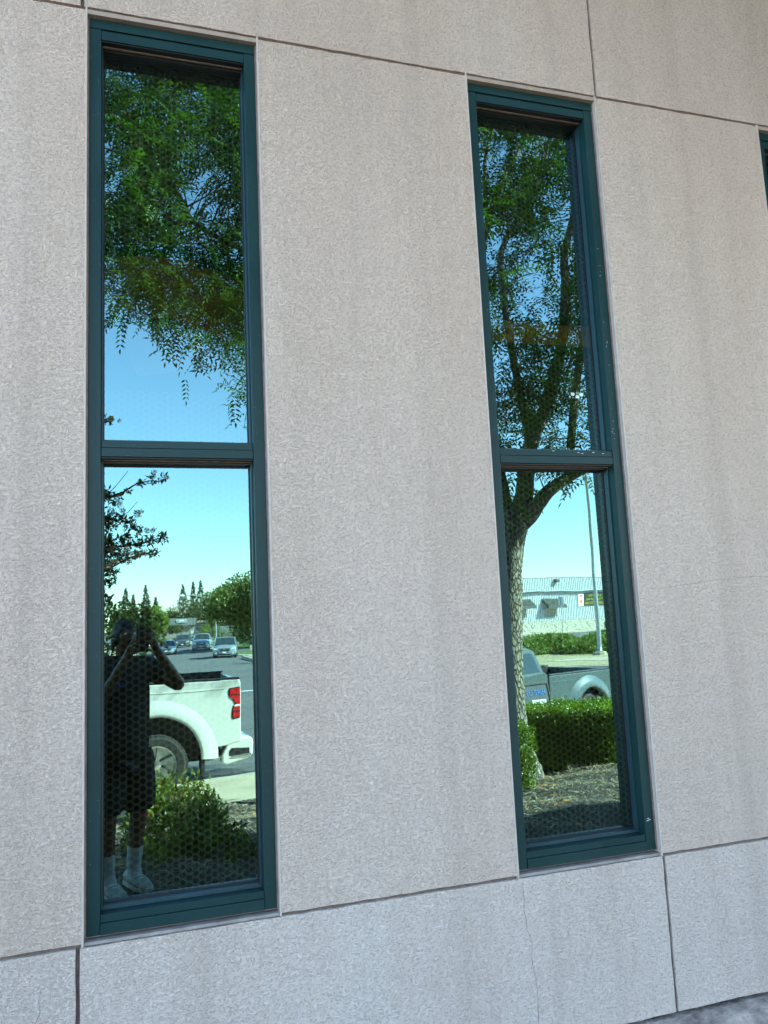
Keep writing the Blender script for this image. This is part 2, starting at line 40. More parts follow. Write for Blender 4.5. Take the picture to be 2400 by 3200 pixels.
FILL_SHADE=[[615,-442,502],[679,-581,524],[-60,-515,546],[443,-988,819],[328,-854,549],[381,-805,759],[139,-375,740],[890,-735,724],[616,-374,506],[242,-752,915],[856,-436,636],[284,-778,631],[798,-683,758],[744,-773,455],[622,-387,527],[636,-530,586],[358,-961,808],[417,-723,812],[489,-995,697],[291,-850,454],[353,-560,793],[-104,-485,631],[464,-1067,595],[663,-579,885],[636,-477,679],[344,-595,923],[263,-788,646],[174,-411,755],[179,-724,599],[245,-556,809],[461,-988,487],[276,-904,646],[369,-943,739],[342,-890,503],[661,-492,828],[713,-648,890],[223,-499,536],[417,-894,435],[309,-571,534],[216,-647,539],[232,-813,847],[273,-915,617],[249,-727,368],[399,-850,485],[191,-540,841],[421,-825,443],[459,-1025,778],[129,-317,722],[888,-793,593],[244,-451,481],[208,-363,670],[176,-533,463],[892,-777,737],[237,-606,718],[222,-685,743],[445,-323,536],[785,-808,563],[324,-588,520],[681,-648,759],[239,-649,439],[823,-799,628],[800,-792,745],[460,-322,465],[302,-943,762],[362,-653,524],[214,-654,380],[411,-816,782],[789,-450,599],[867,-648,804],[416,-677,918],[415,-830,737],[548,-365,735],[365,-818,611],[197,-400,522],[210,-932,555],[333,-622,855],[234,-750,925],[236,-799,867],[310,-582,529],[631,-464,655],[218,-675,778],[432,-730,736],[575,-459,691],[699,-478,666],[389,-962,429],[704,-496,702],[423,-793,932],[214,-907,689],[219,-502,690],[702,-433,774],[510,-925,730],[174,-475,483],[753,-459,790],[456,-308,605],[654,-335,710],[380,-901,457],[174,-498,632],[200,-899,418],[316,-927,693],[441,-822,723],[265,-473,669],[643,-438,657],[836,-820,688],[415,-931,661],[139,-481,589],[602,-560,436],[373,-837,426],[306,-616,919],[385,-636,918],[435,-923,613],[-84,-692,550],[479,-819,829],[486,-849,701],[-102,-531,731],[-99,-655,510],[407,-906,532],[544,-342,806],[820,-446,698],[184,-672,912],[608,-502,733],[464,-953,704],[262,-776,884],[-119,-651,605],[362,-659,402],[305,-883,778],[623,-572,496],[344,-962,435],[278,-1028,678],[528,-375,616],[872,-722,523],[141,-379,619],[258,-377,800],[669,-540,499],[195,-484,813],[-90,-677,775],[375,-923,608],[377,-909,432],[512,-988,740],[661,-343,682],[-72,-569,550],[808,-820,550],[-127,-631,711],[448,-861,517],[467,-884,539],[262,-952,711],[534,-386,857],[414,-856,677],[635,-534,440],[351,-958,780],[403,-849,384],[255,-874,563],[756,-735,572],[807,-699,773],[494,-316,641],[183,-720,373],[210,-817,433],[859,-798,640],[302,-1047,685],[586,-340,638],[688,-622,837],[304,-773,775],[301,-851,516],[270,-794,805],[658,-461,858],[785,-696,750],[-118,-733,707],[472,-335,813],[794,-433,741],[270,-457,549],[168,-653,401],[866,-765,787],[400,-823,800],[248,-696,467],[229,-549,671],[280,-830,584],[185,-752,616],[289,-372,703],[668,-524,788],[-84,-449,642],[868,-763,728],[373,-959,820],[555,-492,391],[408,-897,646],[817,-683,777],[720,-479,852],[302,-788,602],[534,-302,639],[191,-598,731],[236,-583,747],[248,-396,725],[688,-452,486],[531,-994,736],[316,-1041,741],[238,-507,703],[445,-876,660],[270,-697,533],[843,-852,588],[217,-662,761],[731,-446,545],[507,-1024,523],[516,-973,583],[208,-736,758],[229,-764,601],[648,-361,511],[-73,-615,623],[258,-1002,588],[215,-760,546],[-94,-741,770],[-104,-607,671],[243,-648,886],[382,-1021,576],[626,-487,887],[400,-635,761],[222,-804,486],[833,-831,645],[383,-846,758],[203,-693,504],[304,-850,846],[146,-357,559],[352,-826,523],[627,-408,547],[532,-378,484],[226,-882,577],[508,-385,756],[838,-874,569],[197,-813,519],[294,-719,901],[595,-572,409],[406,-1047,664],[-64,-545,663],[579,-393,812],[296,-828,734],[189,-674,709],[853,-653,787],[761,-473,581],[429,-724,915],[400,-1038,676],[297,-1045,561],[582,-351,806],[725,-518,514],[577,-458,632],[266,-845,755],[-97,-554,574],[494,-302,720],[619,-485,804],[738,-523,631],[580,-302,680],[229,-572,885],[694,-356,677],[296,-680,911],[550,-449,839],[214,-869,501],[479,-843,812],[866,-635,806],[680,-543,622],[368,-850,902],[258,-384,439],[567,-471,643],[419,-899,656],[520,-392,460],[218,-810,841],[767,-780,552],[572,-423,736],[-101,-528,653],[624,-449,779],[698,-341,666],[451,-997,812],[744,-764,540],[198,-702,688],[608,-356,471],[208,-390,666],[186,-706,423],[683,-485,791],[687,-525,822],[799,-782,505],[224,-355,626],[217,-610,851],[258,-667,925],[174,-723,447],[254,-875,480],[253,-850,653],[-133,-617,704],[332,-582,499],[300,-789,802],[285,-922,521],[-94,-771,590],[237,-868,828],[343,-712,842],[267,-656,800],[242,-475,556],[754,-639,860],[581,-423,466],[248,-718,892],[601,-328,640],[-61,-516,678],[685,-615,874],[471,-304,589],[169,-512,503],[282,-585,454],[317,-1027,702],[410,-872,589],[431,-804,885],[691,-553,549],[750,-792,506],[378,-943,586],[297,-636,481],[416,-743,749],[-97,-770,688],[411,-721,785],[301,-477,530],[147,-370,702],[-84,-858,643],[779,-690,747],[260,-745,912],[265,-360,842],[-63,-504,685],[804,-787,706],[134,-417,550],[761,-719,793],[317,-955,587],[217,-812,782],[658,-377,558],[-97,-556,662],[774,-449,671],[534,-340,567],[842,-818,497],[253,-457,850],[223,-517,821],[282,-761,860],[268,-783,821],[436,-991,584],[515,-412,399],[697,-511,521],[388,-855,481],[190,-556,906],[338,-790,833],[258,-600,521],[144,-462,438],[431,-1014,800],[342,-593,461],[246,-572,620],[-99,-509,593],[262,-960,751],[535,-389,556],[441,-901,856],[298,-957,562],[413,-905,418],[160,-453,442],[315,-551,754],[222,-745,840],[138,-391,473],[464,-835,797],[416,-799,757],[190,-674,581],[604,-365,738],[347,-785,705],[486,-309,558],[244,-479,407],[225,-565,559],[304,-1030,570],[160,-489,404],[164,-473,793],[243,-372,490],[204,-393,715],[498,-895,879],[432,-960,759],[340,-545,827],[745,-340,645],[508,-874,871],[188,-424,847],[395,-611,889],[235,-402,432],[799,-792,473],[286,-616,554],[162,-486,742],[336,-1040,763],[717,-519,649],[896,-800,592],[271,-931,481],[487,-934,536],[848,-789,719],[420,-856,822],[374,-906,706],[433,-708,920],[402,-967,547],[221,-577,570],[298,-426,706],[710,-317,592],[227,-701,918],[277,-925,836],[165,-340,623],[376,-996,462],[180,-657,924],[469,-820,591],[330,-895,411],[413,-879,499],[300,-984,482],[867,-855,644],[196,-794,704],[369,-620,461],[209,-511,490],[508,-355,479],[316,-585,524],[769,-438,761],[183,-749,555],[394,-753,746],[282,-689,925],[292,-806,917],[205,-675,449],[810,-687,671],[632,-564,474],[715,-363,516],[628,-456,746],[-151,-707,645],[576,-391,461],[-97,-643,643],[362,-775,902],[229,-930,715],[580,-509,694],[280,-373,542],[412,-942,700],[318,-823,435],[465,-951,557],[752,-771,506],[826,-731,541],[225,-958,617],[309,-673,422],[194,-587,914],[395,-946,657],[426,-841,742],[816,-643,822],[478,-1043,684],[706,-623,832],[-90,-584,593],[867,-455,717],[393,-824,470],[737,-418,807],[506,-369,566],[295,-655,735],[-116,-681,654],[264,-531,679],[246,-576,718],[451,-999,812],[544,-457,502],[419,-772,797],[366,-820,501],[762,-503,752],[441,-896,503],[260,-449,412],[576,-454,547],[676,-486,616],[647,-494,466],[647,-368,511],[397,-717,878],[244,-479,505],[248,-995,719],[638,-560,804],[260,-975,672],[297,-981,771],[277,-560,473],[598,-516,741],[192,-598,614],[490,-1010,640],[178,-590,402],[496,-338,786],[177,-646,531],[205,-478,589],[396,-858,411],[659,-477,585],[433,-873,873],[-83,-742,610],[269,-416,436],[226,-1020,594],[429,-984,692],[226,-401,808],[214,-447,583],[275,-960,775],[506,-386,780],[602,-510,896],[746,-346,711],[499,-1007,801],[248,-608,429],[643,-554,706],[149,-349,535],[282,-534,449],[171,-427,610],[218,-313,587],[251,-961,824],[781,-428,714],[762,-681,873],[346,-618,914],[224,-339,640],[749,-698,795],[733,-469,827],[434,-823,689],[455,-993,684],[235,-690,808],[144,-554,444],[325,-823,563],[425,-867,716],[588,-524,595],[177,-611,440],[457,-880,578],[481,-991,538],[198,-652,595],[193,-343,547],[238,-541,919],[802,-800,762],[329,-952,482],[580,-373,443],[807,-792,813],[575,-505,641],[-102,-804,578],[228,-875,604],[185,-701,508],[217,-925,608],[414,-1004,495],[281,-781,796],[257,-918,857],[194,-556,802],[304,-669,430],[386,-675,888],[302,-944,754],[797,-785,770],[-116,-529,670],[762,-689,761],[694,-602,886],[805,-470,703],[489,-311,684],[838,-761,578],[377,-626,857],[682,-559,513],[366,-788,844],[856,-746,482],[701,-509,827],[534,-334,678],[190,-413,798],[206,-441,690],[208,-804,754],[-96,-688,723],[654,-430,487],[372,-849,434],[297,-579,503],[831,-437,586],[204,-422,804],[190,-363,506],[249,-840,675],[376,-818,658],[723,-486,847],[242,-862,709],[668,-391,795],[222,-526,609],[280,-930,757],[662,-434,538],[245,-496,575],[170,-399,598],[150,-528,603],[352,-848,442],[809,-720,824],[329,-576,541],[625,-429,633],[289,-651,801],[543,-441,720],[186,-338,556],[483,-867,576],[195,-615,821],[654,-424,674],[735,-438,794],[303,-603,817],[851,-772,577],[296,-974,602],[500,-987,658],[292,-559,512],[166,-558,733],[524,-954,661],[791,-754,662],[192,-407,662],[422,-949,738],[359,-881,794],[228,-488,728],[584,-439,532],[169,-414,586],[351,-771,535],[202,-446,641],[235,-996,799],[776,-816,533],[203,-440,723],[383,-914,551],[289,-1007,559],[660,-370,586],[497,-335,655],[767,-735,709],[252,-379,754],[704,-460,708],[344,-827,568],[769,-705,791],[311,-507,839],[742,-389,651],[177,-418,495],[-76,-707,758],[696,-432,817],[765,-787,665],[684,-522,677],[211,-327,585],[314,-480,730],[158,-601,693],[305,-506,500],[229,-1008,768],[686,-569,896],[543,-433,801],[190,-489,772],[314,-614,752],[305,-995,702],[257,-497,613],[314,-834,633],[246,-761,665],[833,-818,620],[232,-671,773],[285,-359,695],[287,-579,746],[622,-552,741],[630,-457,479],[396,-859,870],[629,-511,563],[252,-623,372],[475,-959,487],[-74,-720,663],[232,-453,856],[768,-522,613],[220,-903,692],[209,-831,701],[369,-547,895],[271,-839,669],[572,-309,620],[397,-780,768],[299,-710,897],[343,-984,482],[740,-632,846],[-111,-573,599],[263,-705,825],[224,-321,704],[371,-1025,718],[161,-572,716],[-86,-704,679],[313,-514,911],[746,-502,779],[644,-367,682],[517,-337,821],[496,-1069,639],[376,-670,426],[859,-700,757],[119,-388,468],[533,-432,549],[578,-447,761],[154,-501,676],[-89,-537,554],[319,-647,749],[260,-773,517],[480,-871,606],[325,-749,772],[680,-445,490],[455,-976,470],[167,-642,650],[220,-468,661],[265,-618,905],[475,-1056,711],[437,-986,604],[-106,-785,558],[453,-199,345],[625,-141,420],[534,-190,360],[579,-153,387],[712,-139,470],[571,-104,416],[612,-106,426],[526,-145,397],[541,-99,406],[518,-184,367],[672,-150,436],[679,-92,438],[597,-136,399],[440,-142,327],[512,-182,395],[562,-102,424],[536,-107,404],[711,-106,494],[642,-139,403],[673,-112,472],[548,-142,360],[680,-90,455],[606,-149,393],[732,-122,485],[712,-101,464],[536,-157,330],[542,-174,401],[480,-182,363],[725,-91,530],[736,-110,513],[492,-121,374],[541,-158,415],[640,-125,453],[745,-100,509],[572,-126,420],[526,-185,360],[603,-108,430],[588,-124,410],[534,-114,406],[670,-94,433],[572,-115,383],[542,-123,388],[479,-137,327],[533,-159,413],[644,-132,446],[461,-176,328],[486,-197,344],[648,-93,475],[452,-158,341],[581,-99,426],[581,-159,397],[605,-133,390],[524,-180,395],[692,-106,467],[605,-154,382],[349,-158,385],[436,-84,449],[478,-82,510],[351,-145,355],[424,-118,491],[377,-131,479],[402,-75,488],[474,-56,536],[514,-65,551],[449,-72,536],[419,-105,490],[408,-118,454],[371,-149,422],[380,-107,455],[380,-93,468],[331,-133,442],[460,-65,460],[411,-121,433],[408,-93,477],[459,-90,492],[348,-141,390],[382,-124,464],[491,-45,537],[456,-90,450],[386,-124,407],[396,-123,464],[371,-119,456],[358,-132,381],[355,-109,460],[360,-98,431],[481,-102,527],[484,-84,495],[404,-85,419],[352,-128,401],[452,-108,494],[430,-86,461],[340,-136,389],[354,-125,402],[366,-146,403],[452,-87,521],[443,-112,436],[496,-54,560],[503,-54,519],[446,-87,444],[475,-62,517],[469,-75,460],[404,-88,422],[450,-81,543],[471,-67,453],[396,-100,417],[398,-121,446],[375,-128,425],[486,-66,485],[447,-71,495],[352,-121,398],[448,-103,479],[356,-92,473],[409,-93,465],[433,-103,512],[375,-121,368]]
LIMBS=[[[428,-602,-34,25],[424,-602,-17,21],[417,-602,14,18],[415,-602,54,17],[417,-602,109,16.5],[422,-602,165,16.5],[424,-602,211,16.5],[430,-602,246,17],[440,-602,277,18]],[[433,-602,257,12],[453,-592,275,11],[469,-582,299,8.5],[497,-582,317,7],[523,-572,330,6.5],[541,-562,353,6],[561,-552,399,5]],[[442,-602,273,13],[454,-602,304,11],[458,-602,340,10],[460,-592,362,9],[477,-582,401,8],[497,-572,463,7],[504,-562,514,6.5],[510,-562,556,6],[509,-562,597,5],[529,-552,668,4],[541,-542,727,3]],[[439,-612,266,11],[430,-612,298,9],[425,-612,342,8],[423,-622,405,7],[425,-642,496,6],[426,-642,583,5],[448,-642,678,4.5],[473,-642,739,4],[510,-642,795,3],[524,-642,844,2]],[[460,-592,362,6],[451,-582,396,5],[429,-562,468,4.5],[417,-552,543,4],[411,-542,586,3.6],[450,-542,641,3],[476,-542,690,2.5],[493,-542,746,1.6]],[[504,-572,355,5.5],[511,-572,395,5.2],[523,-572,454,5],[538,-572,499,4.5],[547,-562,559,4]],[[423,-622,405,5],[354,-582,451,4.5],[263,-542,489,4],[182,-502,502,3.6],[125,-462,467,3.2],[87,-432,431,2.6],[57,-412,430,1.8]],[[182,-502,502,3],[111,-462,511,2.6],[49,-442,527,2.4],[43,-442,545,2.1],[27,-432,568,1.6],[21,-432,574,1.0]],[[263,-542,489,3],[186,-502,609,2.6],[116,-472,669,2],[51,-442,662,1.4],[40,-442,673,1]],[[448,-642,678,3],[448,-642,766,2.5],[470,-642,826,1.8],[490,-642,886,1.2]]]
MYRTLE_LEAF=[[-38,-542,290,10],[-30,-542,291,7],[-23,-542,287,5],[-16,-542,291,3],[-8,-542,295,3],[4,-542,303,3],[14,-542,306,4],[24,-542,308,4],[-38,-542,268,13],[-27,-542,262,8],[-17,-542,268,6],[-8,-542,262,6],[1,-542,258,5],[-36,-542,243,15],[-24,-542,243,8],[-11,-542,246,7],[1,-542,244,6],[12,-542,246,5],[23,-542,249,5],[-29,-542,229,10],[-14,-542,232,8],[0,-542,232,5],[15,-542,234,5],[-35,-542,216,10],[-23,-542,218,6],[-37,-542,201,8],[-26,-542,206,5],[-29,-542,191,5],[-36,-542,182,8],[-23,-542,366,3],[-30,-542,365,4],[-20,-542,208,3]]
MYRTLE_SEED=[[-17,-532,281,4],[-23,-532,273,4],[-13,-532,274,3],[1,-532,271,4],[5,-532,273,2],[15,-532,255,3],[9,-532,255,3],[-23,-532,237,4],[-10,-532,236,5],[-2,-532,232,5],[6,-532,233,4],[-8,-532,226,4],[-20,-532,225,4],[-26,-532,221,4],[28,-532,307,3],[16,-532,311,3],[26,-532,247,3],[-24,-532,364,3],[-16,-532,363,2],[-20,-532,209,2]]
MYRTLE_STEM=[[[-73,-572,124,4],[-61,-562,184,3.2],[-47,-552,245,2.6],[-35,-542,287,1.6],[-17,-542,291,0.9],[1,-542,303,0.7],[16,-542,306,0.5]],[[-47,-552,245,2],[-26,-542,240,1.4],[1,-542,243,0.9],[25,-542,249,0.5]],[[-61,-562,184,2],[-37,-542,213,1.3],[-8,-542,230,0.8],[15,-542,235,0.5]],[[-32,-542,287,0.6],[-20,-542,299,0.35],[-8,-542,314,0.25]],[[-17,-542,268,0.5],[-8,-542,274,0.35],[1,-542,284,0.2]],[[-35,-542,287,1.2],[-44,-542,337,0.9],[-32,-542,363,0.6],[-24,-542,366,0.4]]]
BUSH=[[-56,-628,154,11],[-10,-614,143,12],[-39,-584,141,9],[-13,-598,127,8],[-47,-570,149,8],[-30,-649,181,8],[-42,-630,102,10],[9,-604,170,8],[19,-635,152,10],[-63,-671,120,12],[-7,-615,150,8],[-42,-608,152,8],[-51,-679,152,9],[-27,-652,147,12],[-4,-614,167,10],[2,-612,162,12],[-45,-681,87,9],[21,-576,147,9],[-24,-644,104,9],[-34,-620,126,12],[-6,-660,166,11],[12,-574,136,9],[-55,-585,168,11],[3,-611,177,12],[-44,-569,123,11],[-26,-614,174,12],[-23,-675,116,13],[-28,-651,138,12],[-4,-568,144,12],[-12,-565,155,12],[-27,-602,134,8],[-28,-604,173,11],[-21,-593,99,12],[2,-673,167,13],[-20,-644,174,12],[5,-605,155,12],[3,-602,175,12],[-49,-631,139,9],[-8,-664,172,9],[-4,-575,153,12],[-17,-663,179,13],[-28,-640,119,12],[-3,-651,170,12],[-20,-635,124,10],[16,-649,167,12],[-25,-654,161,11],[-26,-602,185,5],[-9,-602,184,6],[3,-602,182,6],[13,-602,174,6],[22,-602,167,5]]
LOWBUSH=[[14,-387,13,8],[80,-460,-34,6],[4,-353,6,7],[16,-452,27,8],[36,-464,-13,8],[25,-461,25,7],[26,-464,-24,6],[41,-420,-16,7],[62,-403,1,5],[13,-367,37,6],[83,-468,-40,7],[3,-413,-14,8],[78,-365,-30,6],[70,-457,-20,7],[79,-419,-28,7],[35,-387,-9,7],[2,-474,-32,7],[84,-446,-41,7],[10,-426,37,6],[65,-362,-7,8],[67,-419,-21,8],[15,-477,7,7],[64,-360,-12,7],[67,-409,-11,8],[50,-393,18,9],[73,-373,-17,7],[34,-362,19,6],[79,-365,-35,7],[51,-471,-31,7],[18,-376,41,8],[82,-433,-35,6],[4,-449,30,8],[49,-456,-27,6],[41,-422,-18,6],[10,-424,30,7],[56,-478,-5,7],[4,-441,12,9],[58,-481,-3,7],[55,-458,-3,10],[73,-462,-22,7],[26,-418,-22,7],[71,-430,-12,8],[16,-400,34,5],[55,-375,17,7],[77,-439,-20,6],[34,-455,-29,7],[46,-443,-3,7],[5,-447,-16,8],[11,-445,-11,8],[48,-426,-23,9],[95,-464,-76,7],[20,-480,-23,8],[6,-428,22,9],[20,-426,-6,7],[18,-438,36,9],[80,-359,-37,6],[49,-401,-12,9],[26,-440,21,9],[49,-421,-24,8],[68,-396,-16,8],[59,-342,3,5],[63,-340,-1,7],[56,-351,-25,7],[28,-347,11,6],[53,-368,-9,5],[57,-344,-16,4],[45,-321,19,5],[51,-332,-18,6],[70,-347,-17,7],[19,-331,5,5],[12,-331,-8,6],[61,-360,-14,5],[67,-346,-15,6],[28,-329,20,6],[64,-366,-11,6],[16,-338,11,6],[73,-360,-8,5],[19,-338,10,5],[71,-321,-9,6],[46,-330,10,5],[34,-328,-8,5],[81,-364,-20,5],[9,-368,-1,7],[76,-370,-36,6],[25,-350,4,6],[68,-350,-3,6],[13,-313,8,7],[66,-325,-15,5],[62,-320,-1,6],[66,-371,-34,7],[12,-318,-6,5],[63,-324,-19,4],[40,-315,-11,5],[62,-361,-32,5],[78,-350,-17,7],[80,-354,-26,5],[51,-338,16,5],[46,-360,-2,6],[67,-375,1,6],[76,-401,-25,7],[86,-384,-30,6],[40,-337,-12,6],[43,-358,0,7],[60,-385,-20,7],[53,-339,15,6],[67,-349,-8,7],[54,-377,12,6],[60,-388,-24,7],[81,-356,-18,6],[39,-355,14,6],[55,-360,17,7],[37,-345,14,6],[71,-375,-5,7],[79,-345,-2,5],[70,-340,10,6],[81,-394,-13,6],[73,-389,-16,8],[39,-383,-20,6],[49,-332,21,6],[74,-342,4,6],[42,-361,33,6],[72,-372,-6,6],[47,-401,4,8],[61,-370,6,7],[38,-341,30,6],[61,-364,-22,6],[71,-333,0,7],[78,-372,0,6],[69,-366,7,7],[73,-369,-3,6],[69,-375,-18,6],[52,-397,-15,6],[71,-359,11,7],[55,-392,11,7],[60,-389,-6,6],[81,-345,-6,6],[49,-344,14,6],[56,-378,21,6],[78,-348,2,7],[86,-398,-13,5],[35,-432,41,4],[45,-432,38,5],[27,-432,39,4],[55,-432,31,4],[17,-432,38,6]]
# ------------------------------------------------------------ materials
def nt(name):
    m = bpy.data.materials.new(name); m.use_nodes = True
    n = m.node_tree.nodes; l = m.node_tree.links
    return m, n, l, n['Principled BSDF']
def noise(n, l, scale, detail=4, rough=.55, vec=None, dist=0):
    t = n.new('ShaderNodeTexNoise'); t.inputs['Scale'].default_value = scale
    t.inputs['Detail'].default_value = detail; t.inputs['Roughness'].default_value = rough
    t.inputs['Distortion'].default_value = dist
    if vec is not None: l.new(vec, t.inputs['Vector'])
    return t
def ramp(n, l, fac, stops):
    r = n.new('ShaderNodeValToRGB'); cr = r.color_ramp
    while len(cr.elements) < len(stops): cr.elements.new(0.5)
    for e, (p, c) in zip(cr.elements, stops):
        e.position = p; e.color = (c, c, c, 1) if isinstance(c, (int, float)) else (*c, 1)
    l.new(fac, r.inputs['Fac']); return r
def mixc(n, l, a, b, fac, mode='MIX'):
    m = n.new('ShaderNodeMix'); m.data_type = 'RGBA'; m.blend_type = mode
    for sock, v in ((6, a), (7, b), (0, fac)):
        if isinstance(v, (int, float)): m.inputs[sock].default_value = v
        elif isinstance(v, tuple): m.inputs[sock].default_value = (*v, 1)
        else: l.new(v, m.inputs[sock])
    return m.outputs[2]
def bump(n, l, h, strength, dist=.01, normal=None):
    b = n.new('ShaderNodeBump'); b.inputs['Strength'].default_value = strength
    b.inputs['Distance'].default_value = dist; l.new(h, b.inputs['Height'])
    if normal is not None: l.new(normal, b.inputs['Normal'])
    return b.outputs['Normal']
def mat(name, col, rough=.6, metal=0, scale=6, var=.15, bs=0, bdist=.005, bscale=None, coat=0, spec=None):
    m, n, l, p = nt(name)
    tc = n.new('ShaderNodeTexCoord').outputs['Object']
    t = noise(n, l, scale, 5, .6, tc)
    lo = tuple(c*(1-var) for c in col); hi = tuple(min(1, c*(1+var)) for c in col)
    r = ramp(n, l, t.outputs['Fac'], [(.3, lo), (.7, hi)])
    l.new(r.outputs['Color'], p.inputs['Base Color'])
    rr_ = n.new('ShaderNodeMapRange'); rr_.inputs['To Min'].default_value = max(.02, rough-.08); rr_.inputs['To Max'].default_value = min(1, rough+.08)
    l.new(t.outputs['Fac'], rr_.inputs['Value']); l.new(rr_.outputs['Result'], p.inputs['Roughness'])
    p.inputs['Metallic'].default_value = metal
    if coat: p.inputs['Coat Weight'].default_value = coat; p.inputs['Coat Roughness'].default_value = .05
    if spec is not None: p.inputs['Specular IOR Level'].default_value = spec
    if bs:
        t2 = noise(n, l, bscale or scale*3, 5, .6, tc)
        l.new(bump(n, l, t2.outputs['Fac'], bs, bdist), p.inputs['Normal'])
    return m
def leafmat(name, dark, light, trans=.35, rough=.45, patch=.8, odd=None):
    m, n, l, p = nt(name)
    at = n.new('ShaderNodeAttribute'); at.attribute_name = 'rnd'
    tc = n.new('ShaderNodeTexCoord').outputs['Object']
    t = noise(n, l, patch, 3, .5, tc)
    stops = [(0, dark), (.75, light)]
    if odd: stops += [(.93, light), (.96, odd)]
    r = ramp(n, l, at.outputs['Fac'], stops)
    c = mixc(n, l, r.outputs['Color'], tuple(x*.7 for x in dark), ramp(n, l, t.outputs['Fac'], [(.42, 0.), (.68, .6)]).outputs['Color'])
    l.new(c, p.inputs['Base Color']); p.inputs['Roughness'].default_value = rough
    p.inputs['Specular IOR Level'].default_value = .35
    tr = n.new('ShaderNodeBsdfTranslucent'); 
    tcol = mixc(n, l, c, (1.0, 1.25, .35), 1.0, 'MULTIPLY'); l.new(tcol, tr.inputs['Color'])
    mx = n.new('ShaderNodeMixShader'); mx.inputs[0].default_value = trans
    l.new(p.outputs[0], mx.inputs[1]); l.new(tr.outputs[0], mx.inputs[2])
    l.new(mx.outputs[0], n['Material Output'].inputs['Surface'])
    return m

def stucco_mat(name, k=1.0, cool=0.):
    m, n, l, p = nt(name)
    g = n.new('ShaderNodeNewGeometry').outputs['Position']
    def V(op, a, b=None):
        v = n.new('ShaderNodeMath'); v.operation = op
        for i, x in enumerate((a, b)):
            if x is None: continue
            if isinstance(x, (int, float)): v.inputs[i].default_value = x
            else: l.new(x, v.inputs[i])
        return v.outputs[0]
    wv = noise(n, l, 26, 3, .6, g)
    vm = n.new('ShaderNodeVectorMath'); vm.operation = 'SCALE'; l.new(wv.outputs['Color'], vm.inputs[0]); vm.inputs['Scale'].default_value = .002
    va = n.new('ShaderNodeVectorMath'); va.operation = 'ADD'; l.new(g, va.inputs[0]); l.new(vm.outputs[0], va.inputs[1])
    mp = n.new('ShaderNodeMapping'); mp.inputs['Scale'].default_value = (1, 1, 1.35); l.new(va.outputs[0], mp.inputs['Vector'])
    # knobbly dashes: smooth lumps with pits and curled crevices between them
    n1 = noise(n, l, 80, 4, .68, mp.outputs[0], 0)
    n2 = noise(n, l, 250, 3, .6, mp.outputs[0])
    n3 = noise(n, l, 150, 3, .65, mp.outputs[0], 0)
    r1 = ramp(n, l, n1.outputs['Fac'], [(.44, 0.), (.53, 1.)]); r3 = ramp(n, l, n3.outputs['Fac'], [(.43, 0.), (.55, 1.)])
    h = V('ADD', V('ADD', V('MULTIPLY', r1.outputs['Color'], .34), V('MULTIPLY', r3.outputs['Color'], .30)), V('MULTIPLY', n2.outputs['Fac'], .55))
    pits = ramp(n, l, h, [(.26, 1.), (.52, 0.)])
    # tone: patches of warm grime and paler paint
    pz = n.new('ShaderNodeMapping'); pz.inputs['Scale'].default_value = (1.6, 1, .28); l.new(g, pz.inputs['Vector'])
    st = noise(n, l, 1.6, 5, .6, pz.outputs[0])
    base = ramp(n, l, st.outputs['Fac'], [(.3, (.70*k, .56*k, .475*k)), (.5, (.76*k, .62*k, .535*k)), (.7, (.79*k, .66*k, .58*k))])
    for e in base.color_ramp.elements: e.color = (e.color[0]*(1-cool*.5), e.color[1]*(1+cool), e.color[2]*(1+cool*2.6), 1)
    sp = noise(n, l, 17, 4, .7, g)
    base2 = mixc(n, l, base.outputs['Color'], (.65*k, .52*k, .44*k), ramp(n, l, sp.outputs['Fac'], [(.5, 0.), (.75, .55)]).outputs['Color'])
    sm = n.new('ShaderNodeMapping'); sm.inputs['Scale'].default_value = (9, 1, .32); l.new(g, sm.inputs['Vector'])
    ss = noise(n, l, 1.0, 4, .6, sm.outputs[0])
    base2 = mixc(n, l, base2, (.50*k, .41*k, .35*k), ramp(n, l, ss.outputs['Fac'], [(.50, 0.), (.74, .34)]).outputs['Color'])
    c1 = mixc(n, l, base2, (.36, .28, .235), V('MULTIPLY', pits.outputs['Color'], .55))  # colour darkened in the pits to stand for shade in the grain
    # hairline cracks: thin bands round a wandering level of low noise
    l.new(c1, p.inputs['Base Color'])
    p.inputs['Roughness'].default_value = .85; p.inputs['Specular IOR Level'].default_value = .2
    l.new(bump(n, l, h, 1.0, .0058), p.inputs['Normal'])
    return m
M_ST = stucco_mat('painted_stucco'); M_ST2 = stucco_mat('skylight_tinted_stucco', 1.04, .035)  # lower row: brighter, bluer colour stands in for its extra skylight
M_BEAD = mat('smooth_painted_bead', (.50, .44, .40), .6, scale=30, var=.12, bs=.3, bdist=.001, bscale=120)
M_CAULK = mat('brown_sealant', (.20, .15, .125), .7, scale=40, var=.3, bs=.5, bdist=.002, bscale=90)
M_JOINT = mat('joint_backing', (.15, .11, .095), .8, scale=60, var=.45, bs=.6, bdist=.003, bscale=90)
M_CRACK = mat('hairline_crack', (.25, .22, .21), .9, scale=60, var=.3)
M_FND = mat('concrete_footing', (.33, .28, .25), .85, scale=14, var=.6, bs=1, bdist=.02, bscale=50)
